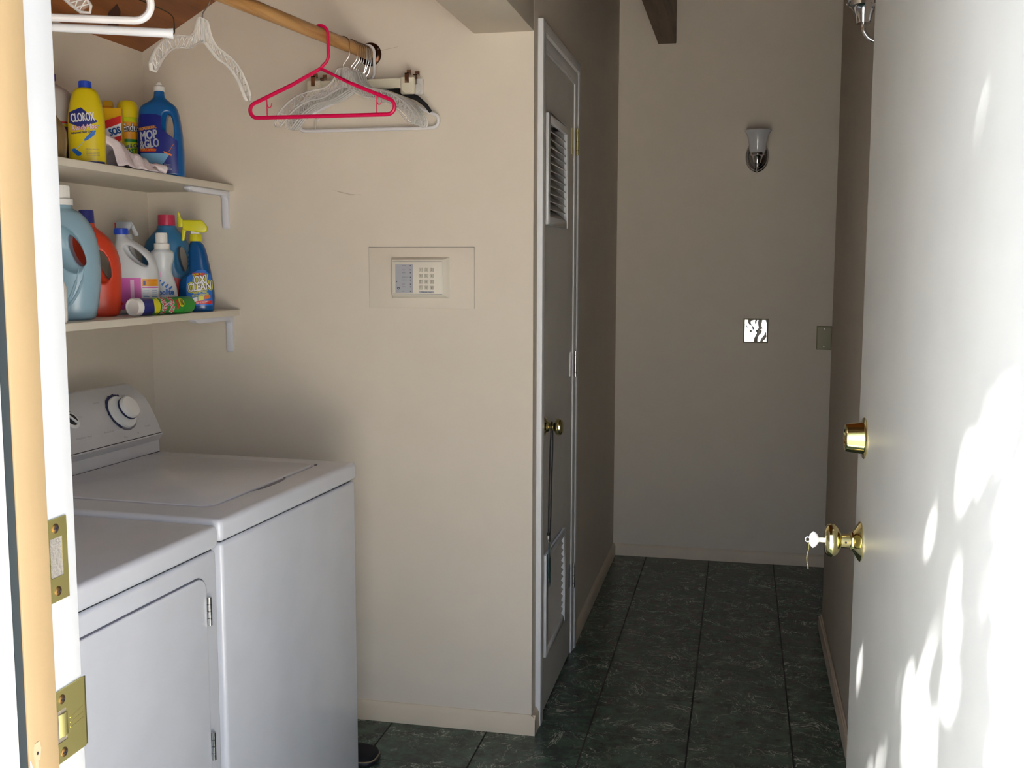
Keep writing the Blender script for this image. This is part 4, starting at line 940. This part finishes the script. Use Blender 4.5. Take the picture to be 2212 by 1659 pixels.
for k in range(2): MB().tube(catmull([B.front(.058-.013*k, .125, .0008), B.front(.048-.013*k, .085, .0008), B.front(.030-.010*k, .050, .0008), B.front(.006-.006*k, .022, .0008)], 5), [.0012]*4+[.0035]*8+[.0012]*4, 10).build('moulded_rib', C_['pale'], t)
# --- white bottle in front
t = thing('white_bottle', (-1.565, 2.172, Z2), RZ(30), 'small white bottle half hidden by the jamb in front of the pale blue jug', 'cleaning bottle', G2)
B = Body([(0, -.028, .028, .022), (.005, -.031, .031, .025), (.075, -.032, .032, .026), (.098, -.025, .025, .022, 2.3), (.108, -.012, .012, .012, 2), (.116, -.0115, .0115, .0115, 2)])
B.build('bottle_body', C_['whitec'], t); cap(t, .114, .015, .013, C_['whitec'], ribs=20)
# --- orange jug
t = thing('detergent_jug', (-1.690, 2.500, Z2), RZ(28), 'orange detergent jug with dark blue cap on the lower shelf', 'detergent jug', G2)
B = Body([(0, -.070, .066, .040), (.006, -.075, .074, .045), (.06, -.078, .081, .048), (.12, -.078, .082, .048), (.17, -.070, .074, .045), (.205, -.052, .056, .038), (.228, -.027, .030, .026, 2.2), (.236, -.021, .021, .021, 2), (.246, -.0205, .0205, .0205, 2)], n=2.5)
B.build('jug_body', C_['orange'], t, cuts=[[(.022, .168), (.036, .172), (.050, .155), (.058, .130), (.058, .105), (.050, .098), (.040, .112), (.028, .138)]], scoops=[((.030, -.052, .135), (.026, .032, .052), RZ(-20)), ((.030, .052, .135), (.026, .032, .052), RZ(-20))])
cap(t, .245, .034, .020, C_['navy'], ribs=0, taper=.93)
B.label('label', C_['gold'], t, .02, .10, *ell(-.03, .036))
# --- white jug with pink label
t = thing('detergent_jug', (-1.660, 2.664, Z2), RZ(27), 'white jug with blue cap and pink label in the middle of the lower shelf', 'detergent jug', G2)
B = Body([(0, -.064, .062, .040), (.005, -.068, .066, .044), (.05, -.069, .068, .046), (.105, -.069, .068, .046), (.125, -.067, .065, .045), (.150, -.060, .058, .042), (.175, -.052, .042, .036), (.198, -.046, .012, .028, 2.3), (.214, -.043, -.015, .0155, 2), (.222, -.0425, -.0155, .0135, 2)], n=3)
B.build('jug_body', C_['wht'], t, cuts=[[(-.010, .188), (.000, .186), (.022, .168), (.038, .150), (.041, .137), (.032, .136), (.014, .150), (-.004, .170)]], scoops=[((.008, -.046, .164), (.016, .030, .048), RZ(-48)), ((.008, .046, .164), (.016, .030, .048), RZ(-48))])
cap(t, .220, .017, .0185, C_['blue'], cx=-.029, ribs=34)
B.label('label', C_['lav'], t, .014, .100, -.066, .022); B.label('label_highlight', C_['lavl'], t, .016, .096, -.006, .004, off=.001)
B.label('back_label', C_['white'], t, .014, .099, .0245, .0655, off=.001); B.label('orange_panel', C_['gold'], t, .078, .098, .025, .0655, off=.0014); B.label('pink_rule', C_['lav'], t, .073, .0765, .025, .0655, off=.0014)
txt(t, 'wrinkle\nreleaser', .0085, B.map(.0016), C_['navy'], x=-.047, z=.088, bold=.0003); txt(t, 'FABRIC SOFTENER', .0034, B.map(.002), C_['red'], x=.050, z=.092)
B.label('bottle_drawing', C_['navy'], t, .081, .093, .028, .034, off=.002)
for k in range(9): B.label('fine_print', C_['sky'], t, .020+k*.0055, .0222+k*.0055, .027, .0425 if k % 3 else .038, off=.0014, nz=1, nx=6); B.label('fine_print', C_['sky'], t, .020+k*.0055, .0222+k*.0055, .049, .063, off=.0014, nz=1, nx=6)
B.label('flower_drawing', C_['red'], t, .026, .034, *ell(-.033, .008), off=.0016)
# --- hidden trigger sprayer
t = thing('trigger_sprayer', (-1.760, 2.800, Z2), RZ(25), 'grey-white trigger sprayer head showing behind the white jug', 'spray bottle', G2)
B = Body([(0, -.03, .03, .026), (.12, -.032, .032, .028), (.165, -.022, .022, .02), (.20, -.0115, .0115, .0115, 2), (.212, -.011, .011, .011, 2)]); B.build('bottle_body', C_['wht'], t)
cap(t, .205, .020, .0145, C_['wht'], name='collar')
MB().prism([(-.030, .236), (.006, .236), (.016, .250), (.012, .262), (-.030, .262)], -.009, .009, 'y').build('sprayer_head', C_['silver'], t, bevel=.003)
MB().prism([(.004, .262), (.014, .262), (.032, .226), (.030, .220), (.020, .220)], -.007, .007, 'y').build('sprayer_back', C_['wht'], t, bevel=.003)
MB().box(-.0345, -.030, -.006, .006, .236, .258).build('nozzle', C_['red'], t, bevel=.001)
# --- blue jug with crimson cap
t = thing('detergent_jug', (-1.722, 2.952, Z2), RZ(24), 'blue detergent jug with crimson cap in the far corner of the lower shelf', 'detergent jug', G2)
B = Body([(0, -.068, .068, .040), (.006, -.072, .072, .043), (.10, -.076, .076, .045), (.16, -.074, .074, .045), (.205, -.062, .062, .040), (.232, -.042, .044, .034, 2.3), (.244, -.031, .031, .030, 2), (.256, -.029, .029, .029, 2)], n=2.5)
B.build('jug_body', C_['dkblue'], t, cuts=[[(.034, .190), (.048, .190), (.058, .165), (.060, .135), (.052, .115), (.042, .130), (.034, .160)]], scoops=[((.044, -.05, .155), (.020, .026, .05), 0)])
w = MB().lathe([(0, .254), (.025, .254), (.0255, .262), (.0248, .288), (.0225, .288), (.0220, .270), (0, .270)], 36); w.build('cap', C_['crim'], t)
B.label('label', C_['red'], t, .03, .10, *ell(.02, .035))
# --- woolite
t = thing('fabric_wash_bottle', (-1.6325, 2.7685, Z2), RZ(28), 'slim-waisted white fabric wash bottle with blue lettering beside the spray bottle', 'detergent bottle', G2)
B = Body([(0, -.036, .036, .026), (.005, -.039, .039, .029), (.04, -.040, .040, .030), (.075, -.037, .037, .028), (.108, -.0275, .0275, .024), (.122, -.025, .025, .023), (.135, -.0265, .0265, .024), (.160, -.0330, .0330, .027, 2.3), (.172, -.0315, .0315, .027, 2.2), (.182, -.022, .022, .0215, 2)], n=2.3)
B.build('bottle_body', C_['wht'], t); cap(t, .182, .016, .0215, C_['whitec'], name='cap_collar'); cap(t, .198, .030, .0158, C_['whitec'], ribs=26)
B.label('label_wave', C_['sky'], t, .004, .032, -.034, .036); txt(t, 'Woolite', .022, B.map(.0016), C_['labblue'], x=.000, z=.058, sx=.80, rot=.06, bold=.0008)
for k in range(4): MB().add([B.front(a+k*.010, b-k*.006, .0014) for a, b in ((-.014, .088), (-.006, .095), (-.003, .093), (-.011, .082))], [(0, 1, 2, 3)]).build('label_stripe', C_['labblue'], t)
MB().add([B.front(a, b, .0014) for a, b in ((-.016, .098), (-.001, .104), (-.004, .116), (-.014, .121))], [(0, 1, 2, 3)]).build('label_panel', C_['lavl'], t)
B.label('label_red', C_['pinkt'], t, .031, .038, *ell(-.006, .014), off=.0014)
# --- oxi spray bottle
t = thing('spray_bottle', (-1.580, 2.868, Z2), RZ(22), 'cobalt blue stain remover spray bottle with yellow trigger head at the shelf end', 'spray bottle', G2)
B = Body([(0, -.046, .044, .028), (.005, -.050, .047, .031), (.04, -.0525, .050, .032), (.075, -.051, .048, .032), (.100, -.042, .0445, .030), (.112, -.026, .042, .028), (.125, -.021, .040, .026), (.165, -.021, .032, .022), (.195, -.019, .023, .018, 2.2), (.204, -.0145, .0145, .0145, 2), (.212, -.0125, .0125, .0125, 2)])
ob = B.build('bottle_body', C_['oxi'], t)
for k in range(4): MB().lathe([(.0060, -.0022), (.0072, 0), (.0060, .0022)], 12, Matrix.Translation((-.0165, -.006, .135+k*.0125)), caps=True).build('finger_grip', C_['oxi'], t)
cap(t, .206, .0205, .0165, C_['lyel'], name='collar', ribs=24)
MB().prism([(-.036, .239), (.012, .231), (.030, .232), (.036, .240), (.034, .250), (.020, .268), (-.036, .268)], -.0105, .0105, 'y').build('trigger_head', C_['lyel'], t, bevel=.004, seg=3)
MB().prism([(-.036, .252), (-.021, .252), (-.028, .230), (-.032, .207), (-.040, .207), (-.039, .225)], -.006, .006, 'y').build('trigger', C_['lyel'], t, bevel=.002)
MB().box(-.0475, -.034, -.009, .009, .247, .270).prism([(-.0475, .268), (-.036, .268), (-.040, .276), (-.043, .288), (-.0475, .292)], -.007, .007, 'y').build('nozzle', C_['lyel'], t, bevel=.0015)
MB().box(-.012, .012, -.008, .008, .224, .236).build('pump_core', C_['whitec'], t)
B.label('label', C_['labblue'], t, .018, .122, lambda q: -.022-.006*math.sin(PI*min(1, q*1.1))+.030*max(0, (q-.78)*4.5)**1.5, lambda q: .0455-.004*q-.016*max(0, (q-.85)*6), nz=36)
txt(t, 'OXI', .034, B.map(.0014), C_['lyel'], x=.0125, z=.0925, sx=.62, rot=.12, bold=.0045, shear=.15); txt(t, 'CLEAN', .034, B.map(.0014), C_['lyel'], x=.0095, z=.0725, sx=.62, rot=.14, bold=.0045, shear=.15)
txt(t, 'OXI', .034, B.map(.0018), MT['ink'], x=.0125, z=.0925, sx=.62, rot=.12, bold=.0022, shear=.15); txt(t, 'CLEAN', .034, B.map(.0018), MT['ink'], x=.0095, z=.0725, sx=.62, rot=.14, bold=.0022, shear=.15)
txt(t, 'OXI', .034, B.map(.0024), C_['white'], x=.0125, z=.0925, sx=.62, rot=.12, bold=.0008, shear=.15); txt(t, 'CLEAN', .034, B.map(.0024), C_['white'], x=.0095, z=.0725, sx=.62, rot=.14, bold=.0008, shear=.15)
txt(t, 'FAST-ACTING\nSTAIN REMOVER', .0080, B.map(.0018), C_['lyel'], x=.012, z=.0520, sx=.8, rot=.13, bold=.0003)
B.label('red_banner', C_['red'], t, .0225, .0320, -.011, .0445, off=.0014); txt(t, 'SEE IT WORK!', .0060, B.map(.0022), C_['white'], x=.018, z=.0275, rot=.16)
B.label('top_banner', C_['red'], t, .1055, .1135, -.009, .026, off=.0014); txt(t, 'NOW +', .0075, B.map(.0022), C_['lyel'], x=.004, z=.1095, rot=.12, bold=.0003)
MB().add([B.front(a, b, .0018) for a, b in ((-.012, .040), (.004, .043), (.004, .031), (-.010, .028))], [(0, 1, 2, 3)]).build('picture_panel', C_['white'], t)
MB().add([B.front(a, b, .0018) for a, b in ((.006, .044), (.022, .047), (.021, .034), (.006, .031))], [(0, 1, 2, 3)]).build('picture_panel', C_['lyel'], t)
MB().add([B.front(a, b, .0018) for a, b in ((.024, .047), (.040, .049), (.040, .039), (.024, .036))], [(0, 1, 2, 3)]).build('picture_panel', C_['orangel'], t)
# --- lying aerosol can
ax = Vector((.165, .986, 0)).normalized(); fr_ = Vector((.96, -.20, .20)); fr_ = (fr_-ax*fr_.dot(ax)).normalized(); yl = -fr_; xl_ = yl.cross(ax)
mc = Matrix((xl_, yl, ax)).transposed().to_4x4(); mc.translation = Vector((-1.577, 2.517, Z2+.0245))
t = thing('spray_can', None, 0, 'green and navy laundry stain spray can lying on its side at the shelf front', 'spray can', G2, mtx=mc)
B = Body([(.012, -.0235, .0235, .0235, 2), (.185, -.0235, .0235, .0235, 2)], n=2)
B.build('can_body', C_['grn'], t)
MB().lathe([(0, .006), (.019, .005), (.0205, 0), (.0225, 0), (.0242, .004), (.0242, .020), (0, .020)], 36).build('base_ring', C_['whitec'], t)
def band(z0, z1, m, nm='band', r=.0238): return MB().lathe([(.0200, z0), (r, z0), (r, z1), (.0200, z1)], 36).build(nm, m, t)
band(.020, .062, C_['royal'], 'navy_band'); band(.078, .084, C_['lyel'], 'yellow_band'); band(.084, .086, C_['green'], 'green_band', .0239)
B.label('yellow_swoosh', C_['lyel'], t, .058, .082, *ell(.002, .019), off=.001)
MB().lathe([(0, .185), (.0240, .185), (.0240, .222), (.0225, .229), (0, .230)], 36).build('cap', C_['grn'], t)
for nm, z_, sz in (('SPRAY', .130, .024), ("'n", .113, .018), ('WASH', .098, .024)):
    mw, mr = C_['white'], (C_['red'] if nm != "'n" else C_['royal'])
    txt(t, nm, sz, B.map(.0010), mw, x=0, z=z_, sx=.66, bold=.0018); txt(t, nm, sz, B.map(.0015), mr, x=0, z=z_, sx=.66, bold=.0004)
B.label('stain_badge', C_['lyel'], t, .160, .182, *ell(-.004, .013), off=.001); B.label('badge_panel', C_['red'], t, .150, .158, -.012, .014, off=.001)
txt(t, 'STAIN\nSTICK', .006, B.map(.0016), MT['ink'], x=-.004, z=.171, bold=.0004)

# ================================================================== TREE outside (dapples the sun on the door)
def tree():
    t = thing('tree', (-3.1, -2.9, -.06), 0, 'leafy tree outside whose branches dapple the sunlight on the door', 'tree')
    base = Vector((-3.1, -2.9, -.06))
    MB().tube(catmull([(0, 0, 0), (.05, .03, 1.2), (.0, .10, 2.4), (.15, .2, 3.6), (.2, .3, 4.6)], 5), [.13]*8+[.10]*6+[.07]*7, 14).build('trunk', MT['bark'], t)
    random.seed(21)
    w = MB(); br = MB()
    dir_ = sdir
    def lit(u, z):
        def el(cu, cz, a, b, rot=0):
            c, sn = math.cos(rot), math.sin(rot); x, y = (u-cu)*c+(z-cz)*sn, -(u-cu)*sn+(z-cz)*c
            return (x/a)**2+(y/b)**2 < 1
        return (el(.13, 1.262, .034, .125, .95) or el(.035, 1.12, .055, .17) or el(.02, .86, .12, .13) or el(.222, 1.055, .038, .085) or
                el(.335, .885, .115, .105) or el(.765, .855, .055, .085) or el(.60, .66, .07, .10) or el(.36, .62, .09, .10) or el(.16, .60, .07, .12) or el(.75, .55, .05, .12))
    n0 = Vector((hx, hy, .008))
    tips = []
    for k in range(7200):
        u, z = random.uniform(-.35, 1.0), random.uniform(.25, 2.10)
        if lit(u, z): continue
        if z < .8 and random.random() < .5: continue
        dist = random.choice((3.4, 3.7, 4.0, 4.35))+random.gauss(0, .06)
        c = n0+dd*u+Vector((0, 0, z))+dir_*dist-base
        m = Matrix.Translation(c) @ Matrix.Rotation(random.uniform(0, 6.3), 4, 'Z') @ Matrix.Rotation(random.uniform(-.9, .9), 4, 'X')
        sz = random.uniform(.035, .060)
        w.add([(0, -sz*.7, 0), (sz*.42, -sz*.1, .006), (sz*.25, sz*.45, .004), (0, sz*.8, 0), (-sz*.25, sz*.45, .004), (-sz*.42, -sz*.1, .006)], [(0, 1, 2, 3), (0, 3, 4, 5)], m)
        if k % 130 == 0: tips.append(c)
    for k in range(24):        # the rest of the crown
        tip = Vector((random.uniform(-1.4, 1.4), random.uniform(-1.4, 1.0), random.uniform(3.0, 4.9))); tips.append(tip)
        for j in range(60):
            c = tip+Vector((random.gauss(0, .25), random.gauss(0, .25), random.gauss(0, .22)))
            if (c+base).cross(dir_).length < .1: continue
            m = Matrix.Translation(c) @ Matrix.Rotation(random.uniform(0, 6.3), 4, 'Z') @ Matrix.Rotation(random.uniform(-1.2, 1.2), 4, 'X')
            sz = random.uniform(.05, .09)
            w.add([(0, -sz*.7, 0), (sz*.42, -sz*.1, .006), (0, sz*.8, 0), (-sz*.42, -sz*.1, .006)], [(0, 1, 2, 3)], m)
    for tip in tips:
        br.tube(catmull([(.1, .15, random.uniform(2., 4.0)), tuple(tip*.6+Vector((0, 0, 1.3))), tuple(tip)], 4), [.022, .02, .018, .016, .013, .01, .008, .006, .004], 6)
    br.build('branch', MT['bark'], t); f = w.build('foliage', MT['leaf'], t); f['kind'] = 'stuff'
tree()
